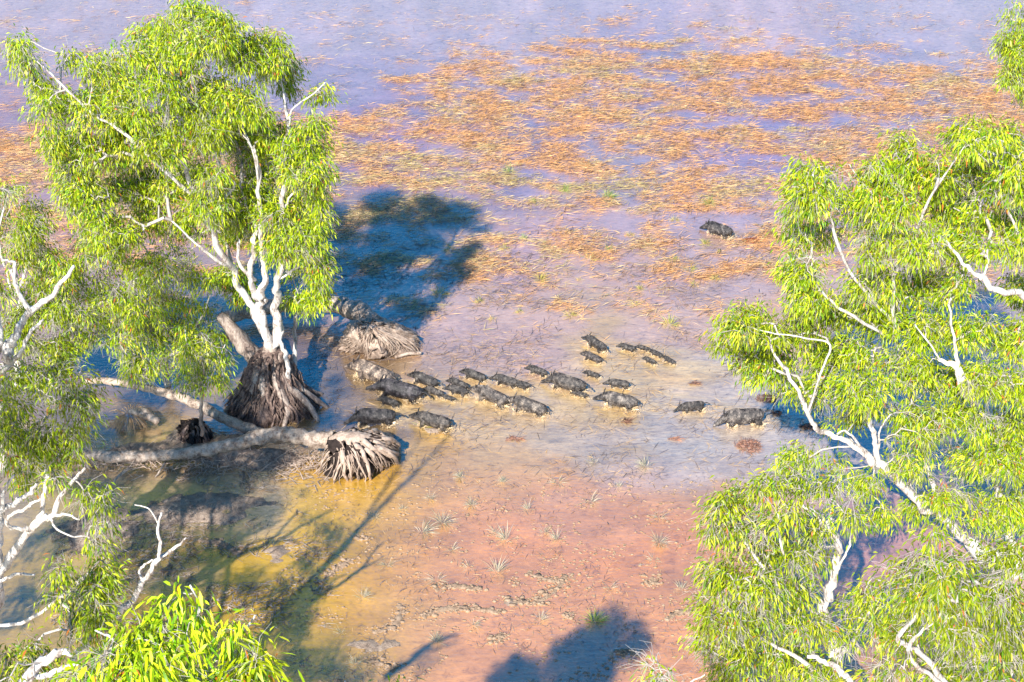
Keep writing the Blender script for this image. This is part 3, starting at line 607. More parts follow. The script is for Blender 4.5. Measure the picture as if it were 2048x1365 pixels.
make_tree('largest right-hand paperbark, a broad bright green crown with long pale diagonal limbs', 'tree', gnd(2090, 1200),
 trunk=RR((2090,1220,-.4,.3),(2060,1180,-.3,.26),(2000,1130,-.2,.22),(1942,1088,-.2,.19)),
 limbs=[RR((1985,1118,-.2,.17),(1942,1088,-.3,.15),(1880,1035,-.6,.14),(1820,985,-.9,.13),(1765,935,-1.1,.12),(1735,915,-1.2,.1),(1690,880,-1.2,.08),(1645,860,-1.2,.075),(1615,830,-1.3,.07),(1600,790,-1.4,.06),(1570,740,-1.4,.05),(1548,705,-1.4,.035)),
  RR((1765,935,-1.1,.09),(1750,890,-1.2,.075),(1740,840,-1.3,.065),(1733,790,-1.4,.05),(1732,760,-1.4,.03)), RR((1757,900,-1.1,.035),(1760,860,-1.3,.03),(1780,830,-1.4,.02)),
  RR((1735,915,-1.2,.04),(1710,880,-1.4,.035),(1690,862,-1.5,.03),(1672,868,-1.5,.02)),
  RR((1930,1075,-.2,.1),(1880,1030,-.1,.09),(1830,985,-.2,.08),(1805,930,-.3,.05),(1795,910,-.3,.04)),
  RR((2040,1160,-.2,.17),(2010,1050,.1,.14),(1990,950,.2,.13),(1960,850,-.3,.12),(1940,790,-.8,.11),(1915,740,-1.2,.09),(1880,720,-1.2,.05)),
  RR((1940,800,-.7,.08),(1918,770,-1.1,.07),(1912,700,-1.3,.06),(1900,650,-1.3,.03)),
  RR((2060,1100,.2,.14),(2070,850,.4,.12),(2060,620,-.5,.1),(2000,585,-1.2,.08),(1950,550,-1.4,.065),(1920,520,-1.4,.045),(1890,480,-1.4,.03)), RR((1960,560,-1.4,.04),(1975,530,-1.4,.03),(1975,500,-1.4,.02)),
  RR((1880,1030,-.5,.08),(1830,840,-.3,.08),(1790,650,-.5,.07),(1780,520,-.9,.05),(1740,400,-1,.03),(1700,330,-1,.015)),
  RR((1790,680,-.5,.05),(1720,640,-1.1,.045),(1670,610,-1.3,.04),(1640,580,-1.3,.03)), RR((1790,650,-.5,.05),(1700,540,-1,.045),(1665,450,-1.3,.04),(1640,400,-1.3,.03),(1625,350,-1.3,.015)),
  RR((1785,560,-.7,.05),(1830,470,-1,.04),(1870,380,-1,.03),(1930,290,-1,.015)), RR((1615,830,-1.3,.03),(1640,750,-1.4,.03),(1660,690,-1.4,.025),(1600,675,-1.4,.02),(1540,665,-1.4,.015),(1480,650,-1.4,.01)),
  RR((2060,640,-.4,.05),(2040,480,-.7,.04),(2000,380,-.8,.03),(2010,290,-.8,.015)), RR((1880,720,-1.2,.03),(1860,690,-1.3,.025),(1830,650,-1.3,.015))],
 blobs=R_blobs, density=2.8, Y0=YR-.3, dY=1.2, per=28, leaf=.145, bare=.13)
YQ = 23.5
def QQ(*p): return Lm(*p, Y=YQ)
Q_blobs = [(1470,975,34,20),(1520,960,34,22),(1580,940,36,24),(1640,960,36,22),(1440,1010,30,24),(1500,1020,40,28),(1560,1010,34,24),(1620,1030,36,24),(1430,1060,30,26),(1480,1090,40,32),(1550,1080,40,30),(1600,1100,34,30),(1420,1120,24,24),(1460,1160,36,26),(1530,1150,40,30),(1590,1160,36,26),(1620,1080,24,26),
 (1410,1180,26,14),(1440,1220,40,22),(1510,1220,40,26),(1590,1220,36,24),(1400,1260,26,16),(1450,1280,40,26),(1530,1290,40,28),(1600,1290,40,26),(1470,1340,50,26),(1560,1350,50,26),(1640,1340,40,26),(1680,1260,30,24),(1640,1230,24,18),(1690,1020,16,20),(1700,960,20,12),
 (1740,1160,34,24),(1700,1190,34,26),(1790,1190,36,26),(1760,1230,40,24)]
make_tree('lower right paperbark with a snaking white limb, leaning over the pink mud', 'tree', gnd(1690, 1560),
 trunk=QQ((1700,1600,-.2,.18),(1690,1450,-.1,.16),(1670,1300,0,.14),(1660,1200,0,.12)),
 limbs=[QQ((1660,1200,0,.115),(1668,1140,0,.1),(1678,1090,0,.09),(1660,1060,0,.08),(1635,1030,0,.065),(1605,1012,0,.05),(1570,1008,0,.03)), QQ((1655,1050,0,.055),(1665,1020,.1,.045),(1672,985,.1,.035),(1675,955,.1,.02)),
  QQ((1668,1150,0,.04),(1685,1120,-.1,.03),(1700,1090,-.2,.025),(1702,1060,-.2,.015)), QQ((1665,1250,0,.07),(1600,1200,-.4,.05),(1530,1140,-.6,.04),(1480,1070,-.6,.025),(1450,1010,-.6,.012)),
  QQ((1680,1380,-.1,.08),(1600,1320,-.4,.05),(1510,1270,-.6,.04),(1430,1220,-.6,.02)), QQ((1730,1400,-.8,.1),(1690,1350,-.9,.085),(1650,1322,-.9,.06),(1612,1312,-.9,.04)), QQ((1605,1205,-.4,.035),(1560,1080,-.6,.03),(1560,980,-.5,.015)),
  QQ((1665,1040,0,.03),(1700,1040,-.1,.022),(1730,1042,-.1,.014)), QQ((1680,1320,0,.06),(1730,1240,-.2,.04),(1770,1180,-.3,.02))],
 blobs=Q_blobs, density=3.4, Y0=YQ, dY=.9, per=23, leaf=.145, bare=.15, colmul=.85)
YS = 19.5
make_tree('dense green crown filling the lower right corner with curled bare stubs', 'tree', np.array([6.4, 19.5, 0]),
 trunk=[(2000,2000,YS,.2),(1990,1700,YS,.18),(1970,1480,YS,.14)],
 limbs=[[(1970,1480,YS,.12),(1900,1380,YS-.2,.08),(1830,1300,YS-.4,.06),(1795,1278,YS-.5,.05),(1830,1240,YS-.5,.045),(1838,1205,YS-.5,.035),(1840,1180,YS-.5,.02)],[(1970,1480,YS,.1),(1990,1350,YS,.08),(1960,1200,YS,.05),(1900,1100,YS,.02)],
  [(1900,1380,YS-.2,.06),(1820,1310,YS-.6,.04),(1848,1260,YS-.7,.035),(1880,1230,YS-.7,.025),(1895,1200,YS-.7,.012)],[(1980,1420,YS,.06),(2040,1300,YS,.04),(2060,1150,YS,.02)]],
 blobs=[(1850,1060,34,26),(1800,1110,30,26),(1870,1110,44,30),(1940,1080,44,30),(2010,1080,40,30),(1840,1160,50,30),(1910,1170,50,34),(1990,1160,50,34),(2040,1200,30,40),(1810,1230,34,26),(1890,1240,44,34),(1970,1240,50,36),(2030,1280,40,36),(1870,1310,50,30),(1950,1320,50,34),(1780,1300,34,22),(1830,1350,50,24),(1920,1370,50,24),(2010,1360,50,30),(1740,1340,34,20),(1700,1360,30,20)],
 density=3.6, Y0=YS, dY=.8, per=20, leaf=.145, bare=.13, colmul=.68)
make_tree('crown sliver hanging in at the top right corner', 'tree', gnd(2120, 520),
 trunk=[(2150,520,46,.25),(2140,300,46,.2),(2120,100,46,.12)], limbs=[[(2130,200,46,.1),(2080,120,45.6,.06),(2030,70,45.4,.03),(2000,90,45.4,.012)],[(2135,260,46,.08),(2090,220,45.6,.05),(2040,170,45.4,.02)]],
 blobs=[(2030,20,26,24),(2010,80,20,20),(2035,100,24,26),(2020,150,22,24),(2040,190,16,26),(2005,60,10,10),(2060,60,30,60),(2080,150,40,60)], density=3, Y0=45.6, dY=.5, per=28)
make_tree('small leafy tip with fine white twigs at the bottom edge right of centre', 'tree', np.array([1.9, 18.5, 0]),
 trunk=[(1330,2200,18.5,.12),(1335,1600,18.5,.09),(1335,1440,18.5,.05)], limbs=[[(1335,1440,18.5,.04),(1325,1360,18.4,.02),(1312,1310,18.4,.01)],[(1335,1440,18.5,.03),(1370,1375,18.4,.02),(1410,1350,18.4,.01)]],
 blobs=[(1312,1310,26,16,18.4),(1300,1345,34,20,18.4),(1350,1365,34,16,18.4),(1290,1370,40,18,18.4),(1340,1420,70,34,18.5)], density=3, Y0=18.5, dY=.2, per=14, fine=True, bare=.3)
# ------------------------------------------------------------------ fallen logs
def log(label, pts, mat_=M_LOG, sides=16, name='fallen_log', cat='log'):
    P = np.array([gnd(a, b, z) for a, b, z, r in pts]); R = np.array([r for *_, r in pts])*.84; T = empty(name, (P[0][0], P[0][1], 0)); tag(T, label, cat)
    P, R = catmull(P, R, 10); k = np.arange(len(P)); P = P+np.stack([fbm(k*.2, k*0+i, 60+i, 3)-.5 for i in range(3)], 1)*.08
    mb = MB(); tube(mb, P, R, sides, .28, 5); link('trunk', mb.mesh('trunk', mat_, True), T); return T, P, R
front, P, R = log('long pale fallen trunk across the foreground mud with upturned roots at its right end', [(140,905,.3,.13),(230,915,.3,.17),(330,910,.3,.18),(430,898,.32,.19),(500,880,.4,.21),(560,868,.5,.23),(620,880,.5,.25),(690,885,.5,.28)])
for a, b, c, d in (((150,905,.3),(120,895,.35),(90,905,.4),.05),((260,935,.2),(235,955,.15),(225,970,.1),.04),((330,925,.15),(318,945,.1),(310,955,0),.03)):
    mb = MB(); tube(mb, *catmull([gnd(*a), gnd(*b), gnd(*c)], [d, d*.8, d*.4], 4), 7, .2, 2)
    link('branch_stub', mb.mesh('branch_stub', M_LOG, True), front)
# root plate of the near log: a flared skirt draping over the end
tc_ = gnd(705, 893, .75); 
top = oval(gnd(706, 873, .92), .5, .22)
mid = [gnd(785,880,.62), gnd(750,862,.7), gnd(700,862,.7), gnd(660,880,.7), gnd(650,910,.6), gnd(690,925,.62), gnd(735,922,.65), gnd(772,902,.65)]
bas = [gnd(806,888,0), gnd(775,865,0), gnd(705,868,0), gnd(655,905,0), gnd(642,950,0), gnd(690,968,0), gnd(735,962,0), gnd(785,925,0)]
root_skirt(front, top, mid, bas, 34, 170, .062, M_ROOT, core_shrink=.84, wob=.07)
mb = MB(); d_ = IV0 = None
th_ = np.linspace(0, 2*math.pi, 28, endpoint=False); c0 = gnd(704, 875, .9); V = [c0+np.array([0, 0, .12])]
for rr in (.33, .66, 1.0):
    for a in th_: V.append(c0+np.array([.58*rr*math.cos(a), .3*rr*math.sin(a), .12*(1-rr**2)-.06*(rr == 1)])*(1+.15*(rng.random()-.5))+np.array([0, 0, rng.uniform(-.02, .02)]))
j_ = np.arange(28); k_ = (j_+1) % 28
mb.add(np.array(V), np.concatenate([np.stack([1+b*28+j_, 29+b*28+j_, 29+b*28+k_, 1+b*28+k_], 1) for b in (0, 1)]), np.stack([np.zeros(28, int), 1+j_, 1+k_], 1))
link('root_crown', mb.mesh('root_crown', M_ROOT, True), front)
back, P, R = log('banded shaded fallen trunk behind the big tree, ending in a broad upturned root plate', [(440,640,.3,.2),(520,620,.35,.24),(610,605,.5,.28),(660,608,.6,.3),(710,622,.7,.32),(750,650,.75,.34)])
top = oval(gnd(742, 652, 1.05), .12, .12); 
mid = [gnd(820,668,.5), gnd(790,648,.8), gnd(740,640,.9), gnd(705,650,.8), gnd(695,675,.6), gnd(730,690,.55), gnd(780,688,.55), gnd(808,680,.5)]
bas = [gnd(850,684,0), gnd(810,655,0), gnd(750,655,0), gnd(700,672,0), gnd(690,700,0), gnd(735,720,0), gnd(795,714,0), gnd(830,702,0)]
root_skirt(back, top, mid, bas, 60, 520, .034, M_ROOT, core_shrink=.96, wob=.06, core_mat=M_ROOT)
mb = MB(); tube(mb, *catmull([gnd(790,715,.1), gnd(815,708,.12), gnd(842,706,.1)], [.04, .05, .05], 5), 8, .2, 3); link('branch_stub', mb.mesh('branch_stub', M_LOG, True), back)
mid_log, P, R = log('pale broken log slanting behind the front trunk towards the big tree', [(170,762,.25,.09),(230,765,.3,.11),(290,775,.35,.13),(350,792,.35,.15),(400,812,.35,.14),(450,838,.3,.15),(520,868,.2,.16)])
# small stump with pulled-out roots
st_b = gnd(390, 880); T = empty('stump', st_b); tag(T, 'small dark broken stump of tangled roots at the foot of the sapling', 'stump')
root_skirt(T, oval(st_b+[0, 0, .55], .12, .12), oval(st_b+[0, 0, .35], .32, .28), oval(st_b+[0, 0, -.05], .5, .4), 30, 60, .035, M_ROOTDK)
s2 = gnd(262, 850); T = empty('stump', s2); tag(T, 'low straw-covered stump with a spray of dry reeds left of the sapling', 'stump')
mb = MB(); tube(mb, *catmull([s2+[.75, -.1, .15], s2+[.35, 0, .35], s2+[0, .1, .35]], [.1, .14, .06], 6), 10, .3, 4); link('broken_trunk', mb.mesh('broken_trunk', M_LOG, True), T)
n_ = 260; th = rng.uniform(0, 6.28, n_); b_ = s2+np.stack([np.cos(th)*.12, np.sin(th)*.1, np.full(n_, .32)], 1)
D = nrm(np.stack([np.cos(th)*.8, np.sin(th)*.8, rng.uniform(-.9, .4, n_)], 1)); 
V, Tq, Qq, Cc = ribbons(b_, D, rng.uniform(.3, .6, n_), rng.uniform(.012, .022, n_), lin((215, 180, 140))*rng.uniform(.6, 1.1, n_)[:, None], .3)
link('reeds', mesh('reeds', V, [Tq], M_GRASS, Cc), T)
# tangle of dead sticks and roots under the front log (nobody could count it)
mb = MB(); m_ = 900
pxs = rng.uniform(170, 640, m_); pys = 915+rng.normal(size=m_)*14+(pxs-170)*.02
A = np.array([gnd(a, b, rng.uniform(.0, .2)) for a, b in zip(pxs, pys)]); th = rng.uniform(0, 6.28, m_); L = rng.uniform(.1, .4, m_)
B = A+np.stack([np.cos(th)*L, np.sin(th)*L, rng.uniform(-.12, .2, m_)], 1); r_ = rng.uniform(.004, .016, m_); segs(mb, A, B, r_, r_*.5, 4)
o = link('root_litter', mb.mesh('root_litter', M_ROOT)); tag(o, 'tangle of dead sticks and roots along the underside of the front fallen trunk', 'debris', kind='stuff')
mb = MB(); m_ = 5200
pxs = rng.uniform(100, 660, m_); pys = rng.uniform(925, 1260, m_); G_ = np.array([gnd(a, b) for a, b in zip(pxs, pys)])
kk = fbm(G_[:, 0]*.9, G_[:, 1]*1.4, 131, 4) > .53; A = G_[kk]; m_ = len(A); A[:, 2] = rng.uniform(.005, .06, m_); th = rng.normal(.2, 1.0, m_); L = rng.uniform(.05, .35, m_)
B = A+np.stack([np.cos(th)*L, np.sin(th)*L, rng.uniform(-.03, .05, m_)], 1); r_ = rng.uniform(.004, .014, m_); segs(mb, A, B, r_, r_*.5, 4)
o = link('bark_litter', mb.mesh('bark_litter', M_OLD)); tag(o, 'dark soaked bark and stick litter in the dappled shade left of the pink mud', 'debris', kind='stuff')
# ------------------------------------------------------------------ grass
def straw(nm, label, N_, sampler, colf, Lr, wr, zr, ang_mu, ang_sd, rise, cat='grass'):
    X, Y = sampler(N_); m_ = len(X); th = rng.normal(ang_mu, ang_sd, m_)+rng.choice([0, math.pi], m_)
    D = nrm(np.stack([np.cos(th), np.sin(th), rng.uniform(*rise, m_)], 1)); P = np.stack([X, Y, rng.uniform(*zr, m_)], 1)
    side = nrm(np.cross(D, np.array([0, 0, 1.0])+rng.normal(size=(m_, 3))*.35))
    L = rng.uniform(*Lr, m_); w = rng.uniform(*wr, m_)
    V, Tq, Qq, Cc = ribbons(P, D, L, w, colf(X, Y), .04, side=side)
    V[:, 2] = np.maximum(V[:, 2], .006)
    o = link(nm, mesh(nm, V, [Tq], M_GRASS, Cc)); tag(o, label, cat, kind='stuff'); return o
def grass_mask(X, Y):
    px, py = to_px(np.stack([X, Y, X*0], 1))
    n1 = fbm(X*.62+Y*.2, Y*.75-X*.15, 71, 5); n2 = fbm(X*1.3+Y*.45, Y*2.0, 75, 4)
    n3 = fbm(X*3.0+Y*1.0, Y*4.2, 79, 3); v = n1*.3+n2*.42+n3*.28
    top = 75+30*np.sin(px/260.)-.03*(px-1000)+85*sstep(950, 650, px)
    zone = sstep(top-30, top+90, py)*(1-sstep(455, 690, py))
    thr = .65-.195*zone-.02*sstep(170, 300, py)*(1-sstep(340, 420, py))
    m = sstep(thr-.035, thr+.12, v+(fbm(X*5, Y*6, 83, 2)-.5)*.12)*(py < 690)
    m = np.maximum(m, .09*sstep(0, 40, py)*(py < 640)*sstep(.5, .6, n3*.5+n2*.5))
    m = m*np.where((px > 1330) & (px < 1520) & (py > 425) & (py < 480), .15, 1)
    return m, px, py
def samp_far(N_):
    x = rng.uniform(-24, 24, N_); y = rng.uniform(39, 84, N_); m, px, py = grass_mask(x, y)
    k = (rng.random(N_) < m) & (px > -60) & (px < 2110) & (py > -40); return x[k], y[k]
def col_far(X, Y):
    px, py = to_px(np.stack([X, Y, X*0], 1)); t = fbm(X*1.1, Y*1.2, 81, 3)*.6+fbm(X*.3, Y*.3, 84, 2)*.4+rng.normal(size=len(X))*.09-.08*sstep(200, 420, py)+.02
    o_ = lin((232,178,118)); s_ = lin((224,194,140)); g_ = lin((202,182,118)); d_ = lin((110,80,60))
    c = np.where((t < .42)[:, None], s_, o_); c = np.where((t < .285)[:, None], g_, c)
    k = rng.random(len(X)) < .18; c[k] = d_
    return c*rng.uniform(.65, 1.25, len(X))[:, None]
straw('matted_grass', 'matted orange straw grass lying flat in the far shallow water', 900000, samp_far, col_far, (.15, .55), (.01, .022), (.01, .08), .28, .6, (-.02, .12))
def samp_near(N_):
    px = rng.uniform(560, 1650, N_); py = rng.uniform(470, 960, N_); g = np.array([gnd(a, b) for a, b in zip(px, py)])
    m = fbm(g[:, 0]*.8, g[:, 1]*.9, 91, 4)
    dens = sstep(.44, .64, m*.6+.4*fbm(g[:, 0]*3, g[:, 1]*3, 92, 3))*(1-.65*sstep(680, 760, py)); k = rng.random(N_) < dens; return g[k, 0], g[k, 1]
def col_near(X, Y):
    c = np.array([lin((105,95,105)), lin((190,165,140)), lin((80,75,80)), lin((215,180,130)), lin((120,115,125))])[rng.integers(0, 5, len(X))]; return c*rng.uniform(.7, 1.1, len(X))[:, None]
straw('floating_stalks', 'loose dead stalks floating in the shallows', 42000, samp_near, col_near, (.12, .55), (.006, .017), (.004, .02), .3, .9, (-.01, .02))
def samp_fg(N_):
    px = rng.uniform(560, 1480, N_); py = rng.uniform(930, 1420, N_); g = np.array([gnd(a, b) for a, b in zip(px, py)])
    m = fbm(g[:, 0]*1.3, g[:, 1]*1.3, 95, 4); k = rng.random(N_) < sstep(.44, .62, m); return g[k, 0], g[k, 1]
straw('floating_stalks', 'short broken stalks lying on the pink mud', 11000, samp_fg, col_near, (.06, .28), (.005, .012), (.005, .015), .4, 1.2, (-.01, .12))
# individual tufts
def tuft_mesh(nm, nb, h, sp, cols, w=.009, flop=.5):
    th = rng.normal(rng.uniform(0, 6.28), 1.1, nb)+(rng.random(nb) < .25)*rng.uniform(0, 6.28, nb); r0 = rng.uniform(0, .06, nb); P = np.stack([np.cos(th)*r0, np.sin(th)*r0, np.full(nb, -.02)], 1)
    t2 = th+rng.normal(size=nb)*.5; le = np.abs(rng.normal(size=nb))*sp+.1; D = nrm(np.stack([np.cos(t2)*le, np.sin(t2)*le, rng.uniform(.02, 1, nb)], 1))
    c = np.array([lin(k) for k in cols])[rng.integers(0, len(cols), nb)]*rng.uniform(.7, 1.15, nb)[:, None]
    V, T_, Q_, C_ = ribbons(P, D, h*rng.uniform(.45, 1.15, nb), w*rng.uniform(.7, 1.3, nb), c, flop*.3)
    return mesh(nm, V, [T_], M_GRASS, C_)
pale = [(190,180,160),(165,165,140),(150,150,120),(205,190,165)]; yel = [(205,175,110),(175,175,80),(140,150,70),(225,190,130)]; grn = [(130,160,60),(160,180,80),(190,180,110)]
V_pale = [tuft_mesh('sedge_tuft', k, h, s_, pale) for k, h, s_ in ((80,.5,.7),(50,.42,1.1),(110,.52,.6),(36,.36,1.6),(60,.46,.9))]
V_yel = [tuft_mesh('grass_tuft', k, h, s_, yel, .012) for k, h, s_ in ((90,.42,1.2),(60,.36,1.5),(120,.46,1.0))]
V_grn = [tuft_mesh('grass_tuft', k, h, s_, grn, .013) for k, h, s_ in ((110,.5,.8),(80,.42,1.0))]
def place(me, px, py, label, cat, group, s=1.0, name='sedge_tuft'):
    px += rng.uniform(-14, 14) if name == 'sedge_tuft' else 0; s *= rng.uniform(.55, 1.15)
    o = link(name, me, None, tuple(gnd(px, py))); o.rotation_euler = (0, 0, rng.uniform(0, 6.28)); o.scale = (s, s, s); tag(o, label, cat, group); return o
for px, py in ((1195,925),(1305,932),(1110,965),(1225,975),(915,955),(995,965),(865,998),(1170,1003),(1318,1035),(750,1035),(1050,1020),(940,1010),(895,1045),(800,1020),(1110,1080),(840,1065),(1020,1080),(890,1100),(1310,1085),(1000,1065),(1100,1065),(930,1135),(1145,1155),(1220,1175),(725,1195),(1005,1145),(870,1160),(765,1130),(1320,1120),(1090,1240),(860,1285),(700,1330),(1240,1310),(960,1250),(1370,1180),(690,1265)):
    place(V_pale[rng.integers(0, 5)], px, py, 'pale dry sedge tuft with splayed blades standing in the pink mud flat', 'sedge', 'dry sedge tufts on the pink mud', rng.uniform(.7, 1.15))
place(V_grn[0], 1195, 1245, 'dark green sedge clump in the rounded tree shadow near the bottom', 'sedge', None, 1.0)
for px, py in ((1048,478),(1220,500),(1065,405),(1130,385),(1020,345),(1215,395),(1420,410)):
    place(V_grn[rng.integers(0, 2)], px, py, 'fresh green grass clump standing in the matted straw shallows', 'grass', 'green clumps in the straw', rng.uniform(.8, 1.1), 'grass_tuft')
for px, py in ((1040,625),(1280,580),(1345,520),(1350,440),(1270,610),(1140,630),(985,640),(960,605),(1390,570),(1410,490),(1080,560),(1160,560),(1380,540),(880,590),(1520,610),(1440,505),(1260,470),(845,855),(900,500),(1180,520),(1010,500),(1340,650),(1430,560)):
    place(V_yel[rng.integers(0, 3)], px, py, 'yellow-green grass tuft in the lilac shallows between the pigs and the straw', 'grass', 'yellow grass tufts in the shallows', rng.uniform(.7, 1.1), 'grass_tuft')
# dark rotting weed mats
def mat_of_weed(px, py, rx, label, cols, nb=260):
    th = rng.uniform(0, 6.28, nb); r = np.sqrt(rng.random(nb)); P = np.stack([np.cos(th)*r*rx, np.sin(th)*r*rx*.6, rng.uniform(0, .06, nb)*(1-r)+.005], 1)
    t2 = rng.normal(.2, .8, nb); D = nrm(np.stack([np.cos(t2), np.sin(t2), rng.uniform(0, .35, nb)], 1)); c = np.array([lin(k) for k in cols])[rng.integers(0, len(cols), nb)]
    V, T_, Q_, C_ = ribbons(P, D, rng.uniform(.08, .25, nb), rng.uniform(.01, .02, nb), c, .15)
    o = link('weed_mat', mesh('weed_mat', V*np.array([1+.3*math.sin(px), 1-.3*math.sin(px*3), 1]), [T_], M_GRASS, C_), None, tuple(gnd(px, py))); tag(o, label, 'weed mat', 'rotting weed mats')
dk = [(110,80,70),(80,60,55),(150,110,90)]; rd = [(150,110,90),(120,85,75),(175,130,110)]
mat_of_weed(1530,798,.3,'dark brown weed mat floating above the tail of the biggest sow', dk)
mat_of_weed(1550,828,.2,'small dark weed scrap just behind the tail of the biggest sow', dk, 120)
mat_of_weed(1493,893,.42,'reddish weed mat lying alone below the biggest sow', rd, 420)
mat_of_weed(1385,768,.14,'small brown weed scrap in the grey water right of the rounded adult pig', dk, 70)
mat_of_weed(1250,845,.14,'brown weed scrap in the grey water below the rounded adult pig', dk, 70)
mat_of_weed(1345,880,.14,'small weed scrap in the grey water between the red mat and the lower pig row', rd, 70)
mat_of_weed(1025,880,.2,'red-brown bark strip floating below the lower pig row', rd, 90)
mat_of_weed(1500,482,.42,'dark red weed streak in the wake of the lone pig', [(150,70,40),(90,50,40),(190,110,60)], 300)
mat_of_weed(1615,855,.25,'dark weed pile beside the left limb of the right-hand tree', dk, 200)
# ------------------------------------------------------------------ mud ridges
ICO_V = None
def ico():
    import bmesh
    bm = bmesh.new(); bmesh.ops.create_icosphere(bm, subdivisions=1, radius=1); V = np.array([v.co[:] for v in bm.verts]); T_ = np.array([[v.index for v in f.verts] for f in bm.faces]); bm.free(); return V, T_
IV, IT = ico()
def clods(pts, n_, r, label, wid=.12):
    P = np.array([gnd(a, b) for a, b in pts]); d = np.r_[0, np.cumsum(np.linalg.norm(np.diff(P, axis=0), axis=1))] if len(P) > 1 else np.array([0.])
    mb = MB()
    if len(P) > 1: pm, rm = catmull(P-np.array([0, 0, .03]), [wid*.7]*len(P), 12); tube(mb, pm, rm*(.5+fbm(np.arange(len(pm))*.6, pm[:, 0], 5)), 10, .6, 3, flat=.55)
    for i in range(int(n_*1.8)):
        if len(P) > 1: t = rng.uniform(0, d[-1]); c = np.array([np.interp(t, d, P[:, k]) for k in range(3)])
        else: c = P[0].copy()
        c = c+np.array([rng.normal()*wid*.9, rng.normal()*wid*.6, 0]); rr = .8*r*rng.choice([.35,.5,.7,1.1], p=[.4,.3,.2,.1])*rng.uniform(.8,1.2); sd = rng.integers(0, 9999)
        V = IV*(1+.55*(vnoise(IV[:, 0]*2+sd, IV[:, 1]*2+IV[:, 2]*1.7, int(sd))-.5)[:, None]*2)*np.array([rr*1.3, rr, rr*.6]); mb.add(V+c+[0, 0, rr*.15], None, IT)
    o = link('mud_ridge', mb.mesh('mud_ridge', M_CLOD, False)); tag(o, label, 'mud', 'crumbling mud ridges')
for pts, n_, r, lab in (
 ([(870,1180),(905,1172),(965,1178)], 60, .06, 'pale crumbly mud ridge left of the foreground centre, above the blue puddle'),
 ([(1015,1200),(1070,1205),(1115,1175),(1130,1150)], 110, .065, 'long curving mud ridge climbing towards the leaning sedge'),
 ([(1055,1145),(1090,1158),(1130,1165)], 45, .05, 'short mud ridge on top of the long curving one'),
 ([(845,1235),(880,1220),(930,1215),(1000,1225)], 80, .055, 'broken mud ridge across the foreground below the blue puddle'),
 ([(745,1265),(790,1250),(800,1210)], 70, .055, 'hooked mud ridge at the left of the bottom foreground'),
 ([(650,1150),(685,1130),(700,1120)], 60, .06, 'mud ridge under the long thin branch shadow'),
 ([(715,1078),(735,1075)], 26, .055, 'small mud heap on the edge of the yellow water'),
 ([(1035,1165)], 14, .06, 'single mud lump inside the ring of ridges'),
 ([(1305,1155),(1310,1165),(1295,1170)], 36, .05, 'flat mud lump near the right tree'),
 ([(1330,1240),(1360,1225),(1385,1222)], 44, .05, 'mud ridge at the foot of the right tree'),
 ([(990,1285),(1005,1270)], 40, .06, 'mud heap at the left rim of the rounded tree shadow'),
 ([(740,1320),(790,1340)], 40, .055, 'mud heap by the bottom edge left of the shadow'),
 ([(1240,1310),(1260,1300)], 24, .055, 'mud heap at the right rim of the rounded tree shadow'),
 ([(1130,1235),(1145,1225)], 24, .05, 'dark damp mud lump inside the rounded tree shadow'),
 ([(400,1080),(450,1090),(480,1110)], 50, .06, 'dark mud ridge in the dappled shade on the left'),
 ([(300,1010),(360,1000)], 40, .05, 'low mud ridge in the dappled shade below the front trunk')):
    clods(pts, n_, r, lab)
mb = MB(); m_ = 5200; pxs = rng.uniform(560, 1480, m_); pys = rng.uniform(960, 1400, m_); G_ = np.array([gnd(a, b) for a, b in zip(pxs, pys)])
kk = fbm(G_[:, 0]*1.6, G_[:, 1]*2.2, 141, 4)+.05*rng.normal(size=m_) > .55
for c in G_[kk]:
    rr = rng.uniform(.008, .035); sd = int(rng.integers(0, 9999)); V = IV*(1+.6*(vnoise(IV[:, 0]*2+sd, IV[:, 1]*2+IV[:, 2]*1.7, sd)-.5)[:, None]*2)*np.array([rr*1.5, rr, rr*.6]); mb.add(V+c, None, IT)
o = link('mud_crumbs', mb.mesh('mud_crumbs', M_CLOD)); tag(o, 'loose mud crumbs scattered over the pink mud flat', 'mud', kind='stuff')
